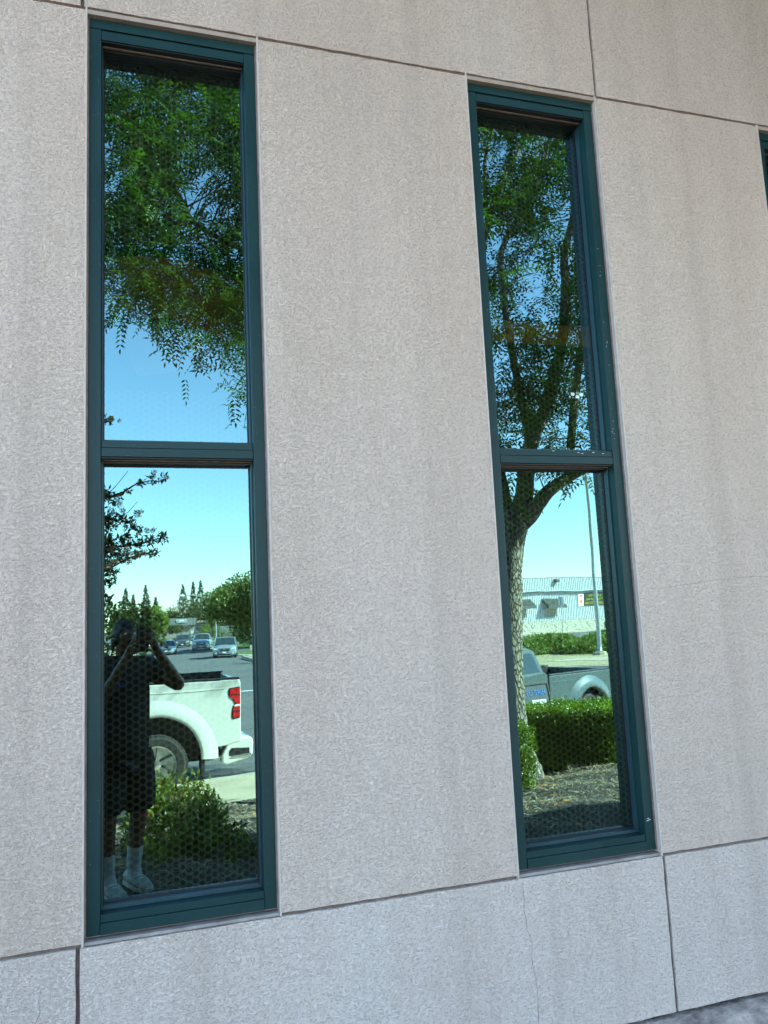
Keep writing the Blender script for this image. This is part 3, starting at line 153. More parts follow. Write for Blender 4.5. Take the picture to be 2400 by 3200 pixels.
def frame_mat():
    m, n, l, p = nt('teal_painted_aluminium')
    g = n.new('ShaderNodeNewGeometry').outputs['Position']
    t = noise(n, l, 3.5, 4, .6, g); t2 = noise(n, l, 180, 2, .5, g)
    r = ramp(n, l, t.outputs['Fac'], [(.3, (.0042, .029, .032)), (.7, (.0075, .039, .042))])
    sp = ramp(n, l, t2.outputs['Fac'], [(.74, 0.), (.78, .5)])
    l.new(mixc(n, l, r.outputs['Color'], (.4, .42, .4), sp.outputs['Color']), p.inputs['Base Color'])
    rr_ = ramp(n, l, t.outputs['Fac'], [(.3, .34), (.7, .5)]); l.new(rr_.outputs['Color'], p.inputs['Roughness'])
    p.inputs['Specular IOR Level'].default_value = .3
    return m
M_FR = frame_mat()
M_STOP = mat('dark_teal_stop', (.014, .045, .06), .35, scale=20)
M_GASK_SHADE = mat('black_gasket_and_shade', (.006, .006, .008), .5, scale=30)
def glass_mat():
    m, n, l, p = nt('reflective_green_glass'); n.remove(p)
    tc = n.new('ShaderNodeNewGeometry').outputs['Position']
    t = noise(n, l, 3.2, 2, .5, tc); nb = bump(n, l, t.outputs['Fac'], .05, .0045)
    gl = n.new('ShaderNodeBsdfGlossy'); gl.inputs['Roughness'].default_value = 0.0
    gl.inputs['Color'].default_value = (.142, .258, .256, 1); l.new(nb, gl.inputs['Normal'])
    tr = n.new('ShaderNodeBsdfTransparent'); tr.inputs['Color'].default_value = (.22, .22, .178, 1)
    ad = n.new('ShaderNodeAddShader'); l.new(gl.outputs[0], ad.inputs[0]); l.new(tr.outputs[0], ad.inputs[1])
    l.new(ad.outputs[0], n['Material Output'].inputs['Surface'])
    m2, n2, l2, p2 = nt('glass_inner_face'); n2.remove(p2)
    tr = n2.new('ShaderNodeBsdfTransparent'); tr.inputs['Color'].default_value = (.93, .95, .93, 1)
    l2.new(tr.outputs[0], n2['Material Output'].inputs['Surface'])
    return m, m2
M_GL, M_GLI = glass_mat()
M_SCR = mat('perforated_screen', (.29, .255, .21), .6, scale=3, var=.2)
M_DARK = mat('dark_interior', (.02, .019, .018), .9, scale=3)
M_WOOD = mat('brown_shelf_wood', (.62, .34, .06), .5, scale=12, var=.3)
M_PAPER = mat('brown_packing_paper', (.36, .21, .06), .7, scale=5, var=.45, bs=.6, bdist=.02, bscale=14)
M_SOFF = mat('tan_soffit', (.34, .27, .21), .8, scale=8, var=.1)

# ------------------------------------------------------------ mesh helpers
class MB:
    def __init__(s): s.v = []; s.f = []; s.mi = []
    def add(s, vs, fs, mi=0):
        o = len(s.v); s.v += [tuple(map(float, x)) for x in vs]; s.f += [tuple(i+o for i in f) for f in fs]; s.mi += [mi]*len(fs); return s
    def box(s, x0, x1, y0, y1, z0, z1, mi=0):
        s.add([(x0,y0,z0),(x1,y0,z0),(x1,y1,z0),(x0,y1,z0),(x0,y0,z1),(x1,y0,z1),(x1,y1,z1),(x0,y1,z1)],
              [(0,3,2,1),(4,5,6,7),(0,1,5,4),(1,2,6,5),(2,3,7,6),(3,0,4,7)], mi); return s
    def prism(s, poly, a, b, axis='y', mi=0):
        def P(u, v, t): return (u, t, v) if axis == 'y' else (t, u, v) if axis == 'x' else (u, v, t)
        n = len(poly); vs = [P(u, v, a) for u, v in poly]+[P(u, v, b) for u, v in poly]
        fs = [tuple(range(n)), tuple(range(2*n-1, n-1, -1))]+[(i, i+n, (i+1) % n+n, (i+1) % n) for i in range(n)]
        return s.add(vs, fs, mi)
    def tube(s, pts, radii, seg=8, cap=True, mi=0, jit=0):
        pts = [Vector(p) for p in pts]
        if isinstance(radii, (int, float)): radii = [radii]*len(pts)
        vs = []; fs = []; pn = None
        for i, p in enumerate(pts):
            d = (pts[min(i+1, len(pts)-1)]-pts[max(i-1, 0)]).normalized()
            if pn is None: pn = d.orthogonal().normalized()
            pn = (pn-d*pn.dot(d)).normalized(); q = d.cross(pn)
            for k in range(seg):
                a = 2*math.pi*k/seg; r = radii[i]*(1+(random.uniform(-jit, jit) if jit else 0))
                vs.append(p+pn*math.cos(a)*r+q*math.sin(a)*r)
        for i in range(len(pts)-1):
            for k in range(seg):
                k2 = (k+1) % seg; fs.append((i*seg+k, i*seg+k2, (i+1)*seg+k2, (i+1)*seg+k))
        if cap: fs.append(tuple(range(seg-1, -1, -1))); o = (len(pts)-1)*seg; fs.append(tuple(o+k for k in range(seg)))
        return s.add(vs, fs, mi)
    def lathe(s, prof, seg=24, axis='y', c=(0,0,0), mi=0, cap=True):
        vs = []; fs = []
        for t, r in prof:
            for k in range(seg):
                a = 2*math.pi*k/seg; u, v = r*math.cos(a), r*math.sin(a)
                P = (u, t, v) if axis == 'y' else (t, u, v) if axis == 'x' else (u, v, t)
                vs.append((P[0]+c[0], P[1]+c[1], P[2]+c[2]))
        for i in range(len(prof)-1):
            for k in range(seg):
                k2 = (k+1) % seg; fs.append((i*seg+k, i*seg+k2, (i+1)*seg+k2, (i+1)*seg+k))
        o = (len(prof)-1)*seg
        if cap: fs.append(tuple(range(seg))); fs.append(tuple(o+k for k in range(seg-1, -1, -1)))
        return s.add(vs, fs, mi)
    def loft(s, rings, closed=True, mi=0):
        n = len(rings[0]); vs = [p for r in rings for p in r]; fs = []
        for i in range(len(rings)-1):
            for k in range(n if closed else n-1):
                k2 = (k+1) % n; fs.append((i*n+k, i*n+k2, (i+1)*n+k2, (i+1)*n+k))
        if closed: fs.append(tuple(range(n-1, -1, -1))); o = (len(rings)-1)*n; fs.append(tuple(o+k for k in range(n)))
        return s.add(vs, fs, mi)
    def mesh(s, name, mats):
        me = bpy.data.meshes.new(name); me.from_pydata(s.v, [], s.f)
        for m in (mats if isinstance(mats, (list, tuple)) else [mats]): me.materials.append(m)
        if any(s.mi): me.polygons.foreach_set('material_index', s.mi)
        me.update(); return me
def link(name, me, parent=None, loc=None, bev=0, smooth=False, seg=2):
    o = bpy.data.objects.new(name, me); COL.objects.link(o)
    if parent is not None: o.parent = parent
    if loc is not None: o.location = loc
    if smooth: me.polygons.foreach_set('use_smooth', [True]*len(me.polygons))
    if bev:
        b = o.modifiers.new('bevel', 'BEVEL'); b.width = bev; b.segments = seg; b.limit_method = 'ANGLE'; b.angle_limit = R(35)
        b.harden_normals = False
    return o
def obj(name, mb, m, parent=None, **k): return link(name, mb.mesh(name, m), parent, **k)
def fixn(o):
    import bmesh
    bm = bmesh.new(); bm.from_mesh(o.data); bmesh.ops.recalc_face_normals(bm, faces=bm.faces); bm.to_mesh(o.data); bm.free(); return o
def tag(o, label=None, cat=None, group=None, kind=None):
    if label: o['label'] = label
    if cat: o['category'] = cat
    if group: o['group'] = group
    if kind: o['kind'] = kind
    return o
def thing(name, label, cat, loc=(0,0,0), rz=0, group=None):
    o = bpy.data.objects.new(name, None); COL.objects.link(o); o.location = loc; o.rotation_euler = (0, 0, rz)
    o.empty_display_size = .2
    return tag(o, label, cat, group)
def cpy(o, parent, loc=None):
    c = o.copy(); COL.objects.link(c); c.parent = parent
    if loc is not None: c.location = loc
    for ch in list(o.children): cpy(ch, c)
    return c
def text_mesh(s, size, extr=.004):
    cu = bpy.data.curves.new('t', 'FONT'); cu.body = s; cu.size = size; cu.extrude = extr; cu.align_x = 'CENTER'
    o = bpy.data.objects.new('t', cu); COL.objects.link(o)
    bpy.context.view_layer.update()
    me = bpy.data.meshes.new_from_object(o.evaluated_get(bpy.context.evaluated_depsgraph_get()))
    bpy.data.objects.remove(o); bpy.data.curves.remove(cu); return me

# ------------------------------------------------------------ foliage helpers (numpy)
def quads_mesh(name, V, m, rnd):
    """V: (n,4,3) leaf quads, each folded along its midrib"""
    n = len(V); me = bpy.data.meshes.new(name)
    me.vertices.add(n*4); me.vertices.foreach_set('co', V.reshape(-1).astype(np.float32))
    me.loops.add(n*6); me.polygons.add(n*2)
    b = np.arange(n)[:, None]*4; idx = np.concatenate([b+np.array([0, 1, 2]), b+np.array([0, 2, 3])], 1).reshape(-1)
    me.loops.foreach_set('vertex_index', idx.astype(np.int32))
    me.polygons.foreach_set('loop_start', (np.arange(n*2)*3).astype(np.int32))
    a = me.attributes.new('rnd', 'FLOAT', 'FACE'); a.data.foreach_set('value', np.repeat(rnd, 2).astype(np.float32))
    me.materials.append(m); me.update(); me.validate(); return me
def rand_frames(n, upbias=.3):
    d = rng.normal(size=(n, 3)); d[:, 2] += upbias; d /= np.linalg.norm(d, axis=1)[:, None]
    h = rng.normal(size=(n, 3)); s = np.cross(d, h); s /= np.linalg.norm(s, axis=1)[:, None]
    return d, s, np.cross(d, s)
def leaves_at(P, L, W, upbias=.2):
    n = len(P); d, s, k = rand_frames(n, upbias)
    L = (L*rng.uniform(.7, 1.3, n))[:, None]; W = (W*rng.uniform(.7, 1.2, n))[:, None]
    return np.stack([P, P+d*L*.5+s*W+k*W*.3, P+d*L, P+d*L*.5-s*W+k*W*.3], 1)
def blob_pts(blobs, dens):
    out = []
    for x, y, z, r in blobs:
        x, y, z, r = x/100, y/100, z/100, r/100
        n = max(4, int(dens*r*r)); q = rng.normal(size=(n, 3)); q /= np.linalg.norm(q, axis=1)[:, None]
        out.append(np.array([x, y, z])+q*r*(rng.uniform(0.15, 1, n)**.45)[:, None])
    return np.concatenate(out)
def ell_pts(c, r, n, power=.4, lumps=0):
    q = rng.normal(size=(n, 3)); q /= np.linalg.norm(q, axis=1)[:, None]
    if lumps:
        dirs = rng.normal(size=(lumps, 3)); dirs /= np.linalg.norm(dirs, axis=1)[:, None]
        bulge = .78+.3*np.clip((q@dirs.T).max(1)*1.0, 0, 1)**6
        q = q*bulge[:, None]
    return np.array(c)+q*(rng.uniform(0.05, 1, n)**power)[:, None]*np.array(r)
def leaf_obj(name, P, L, W, m, parent, upbias=.2):
    return link(name, quads_mesh(name, leaves_at(P, L, W, upbias), m, rng.random(len(P))), parent)

# ------------------------------------------------------------ terrain
CURB = [(-60, -8.6), (-20, -8.9), (-4, -9.15), (.3, -9.25), (1.6, -9.6), (5, -10.05), (8, -10.7), (11, -12.4), (15, -15.5), (22, -20.5), (40, -31), (90, -60)]
def yc(x): return float(np.interp(x, [c[0] for c in CURB], [c[1] for c in CURB]))
def zroad(y): return float(np.interp(-y, [8, 10, 14, 60, 90, 140, 1500], [-.72, -.73, -.80, -1.05, -1.12, -1.15, -1.15]))
def zbed(x, y):
    e = yc(x)+1.95; t = -y
    z = float(np.interp(t, [0, 3, 5, 7.4], [0, 0, -.14, -.50]))
    return max(z, -.55) if t < -e+.5 else -.55
# road and all asphalt: one sheet to the horizon, starting behind the kerb
def sheet(xs, ys, fz):
    mb = MB(); n = len(xs)
    vs = [(x, y, fz(x, y)) for y in ys for x in xs]
    fs = [(j*n+i, j*n+i+1, (j+1)*n+i+1, (j+1)*n+i) for j in range(len(ys)-1) for i in range(n-1)]
    mb.add(vs, [tuple(reversed(f)) for f in fs]); return mb
def asphalt():
    m, n, l, p = nt('asphalt'); g = n.new('ShaderNodeNewGeometry').outputs['Position']
    a = noise(n, l, 160, 3, .7, g); b = noise(n, l, .5, 5, .6, g)
    c = mixc(n, l, ramp(n, l, b.outputs['Fac'], [(.3, (.085, .083, .08)), (.7, (.125, .122, .115))]).outputs['Color'], (.22, .21, .2), ramp(n, l, a.outputs['Fac'], [(.55, 0.), (.8, .6)]).outputs['Color'])
    v = n.new('ShaderNodeTexVoronoi'); v.feature = 'DISTANCE_TO_EDGE'; v.inputs['Scale'].default_value = .22
    wv = noise(n, l, 1.2, 4, .6, g); mm = mixc(n, l, g, wv.outputs['Color'], .25); l.new(mm, v.inputs['Vector'])
    c = mixc(n, l, (.05, .05, .05), c, ramp(n, l, v.outputs['Distance'], [(.0, .2), (.012, 1.)]).outputs['Color'])
    l.new(c, p.inputs['Base Color']); p.inputs['Roughness'].default_value = .85
    l.new(bump(n, l, a.outputs['Fac'], .5, .004), p.inputs['Normal']); return m
M_ASPH = asphalt()
M_CONC = mat('pale_concrete', (.40, .34, .24), .85, scale=2.2, var=.16, bs=.4, bdist=.003, bscale=80)
M_CURB = mat('kerb_concrete', (.40, .37, .31), .85, scale=3, var=.2, bs=.4, bdist=.004, bscale=60)
ys = [-7.0, -8, -9, -10, -12, -14, -20, -40, -60, -90, -140, -300, -1500]
tag(obj('road', sheet([-900, -200, -40, 0, 40, 200, 900], ys, lambda x, y: zroad(y)), M_ASPH), kind='structure')
def mulch():
    m, n, l, p = nt('dark_mulch'); g = n.new('ShaderNodeNewGeometry').outputs['Position']
    a = noise(n, l, 38, 5, .75, g, .8); b = noise(n, l, 3, 4, .6, g)
    c = ramp(n, l, a.outputs['Fac'], [(.35, (.018, .014, .011)), (.52, (.06, .048, .036)), (.64, (.17, .135, .09)), (.75, (.30, .25, .17))])
    l.new(c.outputs['Color'], p.inputs['Base Color']); p.inputs['Roughness'].default_value = .95
    l.new(bump(n, l, a.outputs['Fac'], 1., .03), p.inputs['Normal']); return m
M_MULCH = mulch()
xs = [-60, -20, -8]+[i*.25-6 for i in range(73)]+[14, 18, 25, 40, 90]
mb = MB(); cols = 26
for x in xs:
    e = yc(x)+1.9
    for j in range(cols):
        y = 0.3+(e-0.3)*j/(cols-1)
        hz = .035*math.sin(x*2.1+y*1.7)+.025*math.sin(x*5.3-y*4.1)
        mb.v.append((x, y, zbed(x, y)-.03+(hz if -e+y*0 > 1 and -y < -e-.3 else 0)))
for i in range(len(xs)-1):
    for j in range(cols-1): mb.f.append((i*cols+j, i*cols+j+1, (i+1)*cols+j+1, (i+1)*cols+j)); mb.mi.append(0)
g_ = tag(fixn(obj('ground', mb, M_MULCH, smooth=True)), kind='structure')
def strip(name, m, off0, off1, z0, z1, zfun, x0=-60, x1=60, n=160, parent=None):
    mb = MB(); pts = np.linspace(x0, x1, n); rings = []
    for x in pts:
        a, b = yc(x)+off0, yc(x)+off1; zz = zfun(x)
        rings.append([(x, a, zz+z0), (x, a, zz+z1), (x, b, zz+z1), (x, b, zz+z0)])
    mb.loft(rings); return obj(name, mb, m, parent)
fixn(tag(strip('sidewalk', M_CONC, .17, 1.9, -.3, 0, lambda x: -.565), kind='structure'))
fixn(tag(strip('kerb', M_CURB, .012, .166, -.4, 0, lambda x: -.567), kind='structure'))
fixn(tag(strip('gutter', M_CONC, -.5, .008, -.3, .006, lambda x: zroad(yc(x))), kind='structure'))
# sidewalk score joints
mb = MB()
for i in range(-10, 16):
    x = i*1.55+.35; y0, y1 = yc(x)+.18, yc(x)+1.89
    mb.box(x-.006, x+.006, y0, y1, -.5652, -.5635)
tag(obj('sidewalk_joints', mb, M_JOINT), kind='structure')
# white stop line / lane line
M_WHITE = mat('road_paint', (.75, .74, .70), .7, scale=12, var=.12)
mb = MB(); z = zroad(-32)+.05
for y in (-27.5, ):
    for k in range(24):
        x = -16+k*1.5; mb.add([(x, y-x*.15, zroad(y-x*.15)+.008), (x+1.5, y-(x+1.5)*.15, zroad(y-(x+1.5)*.15)+.008), (x+1.5, y-(x+1.5)*.15-.28, zroad(y-(x+1.5)*.15-.28)+.008), (x, y-x*.15-.28, zroad(y-x*.15-.28)+.008)], [(3, 2, 1, 0)])
for x0 in (34, 38, 42, 46):
    y0 = -64-(x0-34)*.33
    mb.add([(x0, y0, zroad(y0)+.008), (x0+.12, y0, zroad(y0)+.008), (x0+1.8, y0-9, zroad(y0-9)+.008), (x0+1.68, y0-9, zroad(y0-9)+.008)], [(3, 2, 1, 0)])
fixn(tag(obj('painted_lines', mb, M_WHITE), kind='structure'))

# islands, lawns and driveways as raised slabs with kerb edges
def grassmat(name, dry):
    m, n, l, p = nt(name); g = n.new('ShaderNodeNewGeometry').outputs['Position']
    a = noise(n, l, .35, 5, .65, g, .6); b = noise(n, l, 22, 4, .8, g)
    green = ramp(n, l, b.outputs['Fac'], [(.3, (.05, .10, .018)), (.7, (.11, .19, .035))])
    straw = ramp(n, l, b.outputs['Fac'], [(.3, (.25, .20, .10)), (.7, (.46, .39, .23))])
    c = mixc(n, l, green.outputs['Color'], straw.outputs['Color'], ramp(n, l, a.outputs['Fac'], [(.5-dry*.3, 0.), (.62-dry*.3, 1.)]).outputs['Color'])
    l.new(c, p.inputs['Base Color']); p.inputs['Roughness'].default_value = .95
    l.new(bump(n, l, b.outputs['Fac'], .8, .04), p.inputs['Normal']); return m
M_DRY = grassmat('dry_and_green_turf', .75); M_LAWN = grassmat('green_lawn', -.6)
def slab(name, poly, m, zt, zb=-1.5, kind='structure'):
    mb = MB(); mb.prism(poly, zb, zt, 'z'); o = fixn(obj(name, mb, m)); return tag(o, kind=kind)
def offs(poly, d):
    c = Vector((sum(p[0] for p in poly)/len(poly), sum(p[1] for p in poly)/len(poly)))
    return [tuple((Vector(p)-c)*(1-d/((Vector(p)-c).length))+c) for p in poly]
isl = [(7.9, -62), (7.9, -50), (9.0, -41), (11.5, -34), (15, -29), (21, -26.6), (30, -24), (62, -18), (62, -50), (45, -54.5), (31, -58), (20, -61.5), (12, -63.5)]
slab('island_kerb', isl, M_CURB, -.83); slab('island_turf', offs(isl, .35), M_DRY, -.81)
isl2 = [(23.4, -35.2), (25.2, -33.6), (36, -30), (60, -25), (60, -34), (33, -38), (27, -38), (24, -37.4)]
slab('green_turf', isl2, M_LAWN, -.80)
slab('island_path', [(18.6, -31.6), (21, -32.6), (36, -28.4), (60, -23.5), (60, -21.5), (36, -26), (22, -29.6)], M_CONC, -.795)
lawn = [(8.0, -95), (8.0, -69), (9.5, -66.8), (40, -66), (32, -78), (33, -140), (12, -140), (8.8, -120)]
slab('lawn_kerb', lawn, M_CURB, -1.0); slab('lawn', offs(lawn, 1.4), M_LAWN, -.97)
slab('driveway', [(7.6, -84), (7.6, -76), (40, -70), (40, -80)], M_ASPH, -.962)
walkR = [(6.6, -46), (7.95, -46), (7.95, -66), (7.85, -66)]
left = [(-60, -22), (-2.8, -22), (-1.2, -26), (-.4, -60), (-.2, -100), (.6, -125), (3.5, -150), (-60, -150)]
slab('left_pavement', left, M_CONC, -1.02+.12)
slab('far_apron', [(-6, -150), (3.6, -150.5), (9, -128), (12.2, -128), (16, -170), (-10, -172)], M_CONC, -1.09)

# ------------------------------------------------------------ office building with the two windows
B = thing('office_building', 'grey stucco office wall with tall narrow reflective windows in teal frames', 'building')
JX = [-2.0, -.156, 1.69, 3.54]; ZT, ZB = 3.545, .768; GW = .0052
WIN = [(-.143, .390), (1.150, 1.683), (2.452, 2.985)]
def rough_rect(x0, x1, z0, z1, y0=0, y1=.085, step=.035, j=.0007):
    pts = []
    def seg(a, b):
        L = math.hypot(b[0]-a[0], b[1]-a[1]); n = max(1, int(L/step))
        for k in range(n):
            t = k/n; x = a[0]+(b[0]-a[0])*t; z_ = a[1]+(b[1]-a[1])*t
            if k: x += random.gauss(0, j); z_ += random.gauss(0, j)
            pts.append((x, z_))
    seg((x0, z0), (x1, z0)); seg((x1, z0), (x1, z1)); seg((x1, z1), (x0, z1)); seg((x0, z1), (x0, z0))
    return MB().prism(pts, y0, y1, 'y')
def panel(x0, x1, z0, z1):
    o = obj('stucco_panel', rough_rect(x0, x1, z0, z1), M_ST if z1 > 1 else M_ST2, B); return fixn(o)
XS = [-13, -9.3, -5.66, -3.85]+JX+[5.4, 9.1, 13]
for a, b in zip(XS[:-1], XS[1:]):
    panel(a+GW, b-GW, ZT+GW, 4.9); panel(a+GW, b-GW, .275, ZB-GW)
xs_ = [-13, -9.3, -5.66, -3.85, JX[0]]
for a, b in zip(xs_[:-1], xs_[1:]): panel(a+GW, b-GW, ZB+GW, ZT-GW)
panel(JX[0]+GW, WIN[0][0]-.001, ZB+GW, ZT-GW); panel(WIN[0][1]+.001, WIN[1][0]-.001, ZB+GW, ZT-GW)
panel(WIN[1][1]+.001, WIN[2][0]-.001, ZB+GW, ZT-GW); panel(WIN[2][1]+.001, 5.4-GW, ZB+GW, ZT-GW)
panel(5.4+GW, 9.1-GW, ZB+GW, ZT-GW); panel(9.1+GW, 13, ZB+GW, ZT-GW)
# joint backing strips, recessed
mb = MB()
for x in XS[1:-1]:
    mb.box(x-.03, x+.03, .010, .03, ZT+.03, 4.9); mb.box(x-.03, x+.03, .010, .03, .28, ZB-.03)
lo = -13
for a, b in WIN+[(13, 13)]:
    for z_ in (ZT, ZB): mb.box(lo, a-.004, .0105, .031, z_-.03, z_+.03)
    lo = b+.004
for o_ in (obj('joint_sealant', mb, M_JOINT, B),): pass
# wall core behind, with openings, roof slab, soffit, interior shell
mb = MB()
lo = -13
for a, b in WIN+[(13, 13)]:
    mb.box(lo, a-.004, .0855, .25, .0, 4.9); lo = b+.004
for a, b in WIN: mb.box(a-.004, b+.004, .0855, .25, 0, ZB); mb.box(a-.004, b+.004, .0855, .25, ZT-.004, 4.9)
obj('wall_core', mb, M_DARK, B)
mb = MB(); mb.box(-13, 13, .26, 8, -.1, -.05); mb.box(-13, 13, 7.9, 8, -.05, 4.8); mb.box(-13.1, -13, .0, 8, -.1, 4.9); mb.box(13, 13.1, 0, 8, -.1, 4.9)
obj('interior_shell', mb, M_DARK, B)
mb = MB(); mb.box(-13.4, 13.4, -.72, 8.1, 4.95, 5.25); obj('roof', mb, M_SOFF, B)
mb = MB(); mb.box(-13.3, 13.3, -.68, .3, 4.905, 4.948); obj('soffit', mb, M_SOFF, B)
# footing with rough chamfered top
mb = MB(); rings = []
for i in range(220):
    x = -13+26*i/219; t = random.gauss(0, .004)
    rings.append([(x, -.085, -.3), (x, -.085+t, .215+t), (x, -.055+t, .245+t), (x, -.006, .263), (x, .06, .263), (x, .06, -.3)])
mb.loft(rings); fixn(obj('footing', mb, M_FND, B, smooth=False))
# hairline cracks in the stucco (thin raised-lip repair lines)
def crack(p0, p1, wdt=.0016, j=.012):
    a, b = Vector((p0[0], 0, p0[1])), Vector((p1[0], 0, p1[1])); n = int((b-a).length/.03)+2; mb = MB(); rings = []
    off = 0; d = (b-a).normalized(); pr_ = Vector((d.z, 0, -d.x))
    for i in range(n):
        off = off*.9+random.gauss(0, j*.35); p = a+(b-a)*i/(n-1)+pr_*off; w_ = wdt*random.uniform(.4, 1.2)
        rings.append([p+pr_*w_+Vector((0, -.0006, 0)), p-pr_*w_+Vector((0, -.0006, 0))])
    mb.loft(rings, closed=False); return obj('hairline_crack', mb, M_CRACK, B)
crack((1.165, .755), (1.175, .285), .0009); crack((-.255, .68), (-.262, .30), .0007)
crack((1.72, 1.66), (2.44, 1.70), .0007, .005)
# corner beads: smooth lips round the openings
for a, b in WIN:
    mb = MB()
    mb.box(a-.004, a+.0015, -.0012, .082, ZB-.004, ZT+.004); mb.box(b-.0015, b+.004, -.0012, .082, ZB-.004, ZT+.004)
    obj('corner_bead', mb, M_BEAD, B, bev=.001)
    obj('sill_flashing', MB().box(a+.0018, b-.0018, .004, .082, ZB-.002, ZB+.006), mat('weathered_flashing', (.30, .27, .25), .7, scale=20, var=.3), B)
    obj('head_plaster_return', MB().box(a+.0018, b-.0018, .001, .082, ZT-.017, ZT-.002), mat('shaded_plaster_tan', (.36, .29, .245), .8, scale=20, var=.15), B)  # darker tan puts the shadow at the head into the colour

# windows
GY = .09
def hexscreen(x0, x1, z0, z1, y, pitch=.0215, r=.0079):
    mb = MB(); vs = []; fs = []
    dx = pitch*math.sqrt(3)/2; nx = int((x1-x0)/dx); nz = int((z1-z0)/pitch)
    hexr = pitch/math.sqrt(3); K = 12
    for i in range(nx):
        for k in range(nz):
            cx = x0+dx*(i+.6); cz = z0+pitch*(k+.5+(.5 if i % 2 else 0))
            o = len(vs)
            for t in range(K):
                a = 2*math.pi*t/K; hr = hexr if t % 2 == 0 else hexr*math.cos(math.pi/6)
                vs.append((cx+hr*math.cos(a), y, cz+hr*math.sin(a)))
            for t in range(K):
                a = 2*math.pi*t/K; vs.append((cx+r*math.cos(a), y, cz+r*math.sin(a)))
            for t in range(K):
                t2 = (t+1) % K; fs.append((o+t, o+t2, o+K+t2, o+K+t))
    return mb.add(vs, fs)
scr_me = {}
def window(x0, x1, first=None):
    W = obj('window', MB().box(x0+.012, x0+.055, .02, .072, ZB+.0675, 3.46), M_FR, B, bev=.0012) if False else None
    # the window part: outer frame joined from jambs, head, sill; sub-parts below
    f = MB()
    f.box(x0+.007, x0+.042, .020, .084, ZB+.0145, ZT-.019)            # jambs
    f.box(x1-.042, x1-.007, .020, .084, ZB+.0145, ZT-.019)
    wn_ = obj('window', f, M_FR, B, bev=.0012)
    wn_['label'] = None or 'tall two-light window in a teal frame'
    h = MB(); h.box(x0+.043, x1-.043, .0215, .084, 3.462, 3.4935); h.box(x0+.0072, x1-.0072, .0165, .0195, 3.4955, ZT-.0195); h.box(x0+.043, x1-.043, .0185, .08, 3.4955, ZT-.0195)
    obj('head_rail', h, M_FR, wn_, bev=.001)
    s_ = MB(); s_.box(x0+.043, x1-.043, .016, .084, ZB+.0145, .812); s_.box(x0+.043, x1-.043, .022, .084, .8125, .833)
    obj('sill_rail', s_, M_FR, wn_, bev=.0012)
    mlt = MB(); mlt.box(x0+.044, x1-.044, .0235, .084, 2.139, 2.160); mlt.box(x0+.044, x1-.044, .0195, .084, 2.111, 2.1375)
    obj('transom_bar', mlt, M_FR, wn_, bev=.001)
    c = MB(); c.box(x0+.0012, x0+.0065, .017, .08, ZB+.013, ZT-.018); c.box(x1-.0065, x1-.0012, .017, .08, ZB+.013, ZT-.018)
    c.box(x0+.0012, x1-.0012, .0195, .08, ZB+.0122, ZB+.0142); obj('sealant_bead', c, M_CAULK, wn_)
    for zz in (3.4615, 2.1105):
        obj('underside_shade', MB().box(x0+.0442, x1-.0442, .026, .0835, zz-.004, zz-.0003), M_GASK_SHADE, wn_)  # black plates carry the shade of head and transom undersides in their colour
        obj('sealant_line', MB().box(x0+.0447, x1-.0447, .046, .0535, zz-.0065, zz-.0042), M_CAULK, wn_)
    for z0, z1 in ((.8335, 2.1105), (2.1605, 3.4615)):
        st = MB(); a, b = x0+.0425, x1-.0425
        st.box(a, a+.0045, .058, GY-.006, z0, z1); st.box(b-.0045, b, .058, GY-.006, z0, z1)
        st.box(a+.005, b-.005, .058, GY-.006, z0, z0+.010); obj('glazing_stop', st, M_STOP, wn_, bev=.0006); obj('head_stop', MB().box(a+.005, b-.005, .058, GY-.006, z1-.012, z1-.0045), M_GASK_SHADE, wn_)  # top stop coloured black for the shade under the rail
        gk = MB()
        gk.box(a, a+.0075, GY-.0055, GY-.0005, z0, z1); gk.box(b-.0075, b, GY-.0055, GY-.0005, z0, z1)
        gk.box(a+.008, b-.008, GY-.0055, GY-.0005, z0, z0+.014); gk.box(a+.008, b-.008, GY-.0055, GY-.0005, z1-.014, z1)
        obj('gasket', gk, M_GASK_SHADE, wn_)
        gl = MB(); gl.add([(a, GY, z0), (b, GY, z0), (b, GY, z1), (a, GY, z1)], [(0, 1, 2, 3)], 0)
        gl.add([(a, GY+.006, z0), (b, GY+.006, z0), (b, GY+.006, z1), (a, GY+.006, z1)], [(3, 2, 1, 0)], 1)
        obj('glass_pane', gl, [M_GL, M_GLI], wn_)
    for z0, z1 in ((.79, 2.12), (2.145, 2.36 if x0 < 0 else 2.56), (2.84 if x0 < 0 else 2.70, 3.48)):
        sc_ = obj('perforated_screen', hexscreen(x0+.015, x1-.015, z0, z1, GY+.045), M_SCR, wn_); sc_['kind'] = 'stuff'
    back = MB(); back.box(x0-.1, x1+.1, GY+.42, GY+.44, .6, 3.6); obj('inner_blind', back, M_DARK, wn_)
    return wn_
W1 = window(*WIN[0]); W1['label'] = 'left window, the one reflecting the photographer and a white pickup'
W2 = window(*WIN[1]); W2['label'] = 'middle window, the one reflecting a tree trunk and a lamp pole'
W3 = window(*WIN[2]); W3['label'] = 'window cut off by the right edge of the photo'
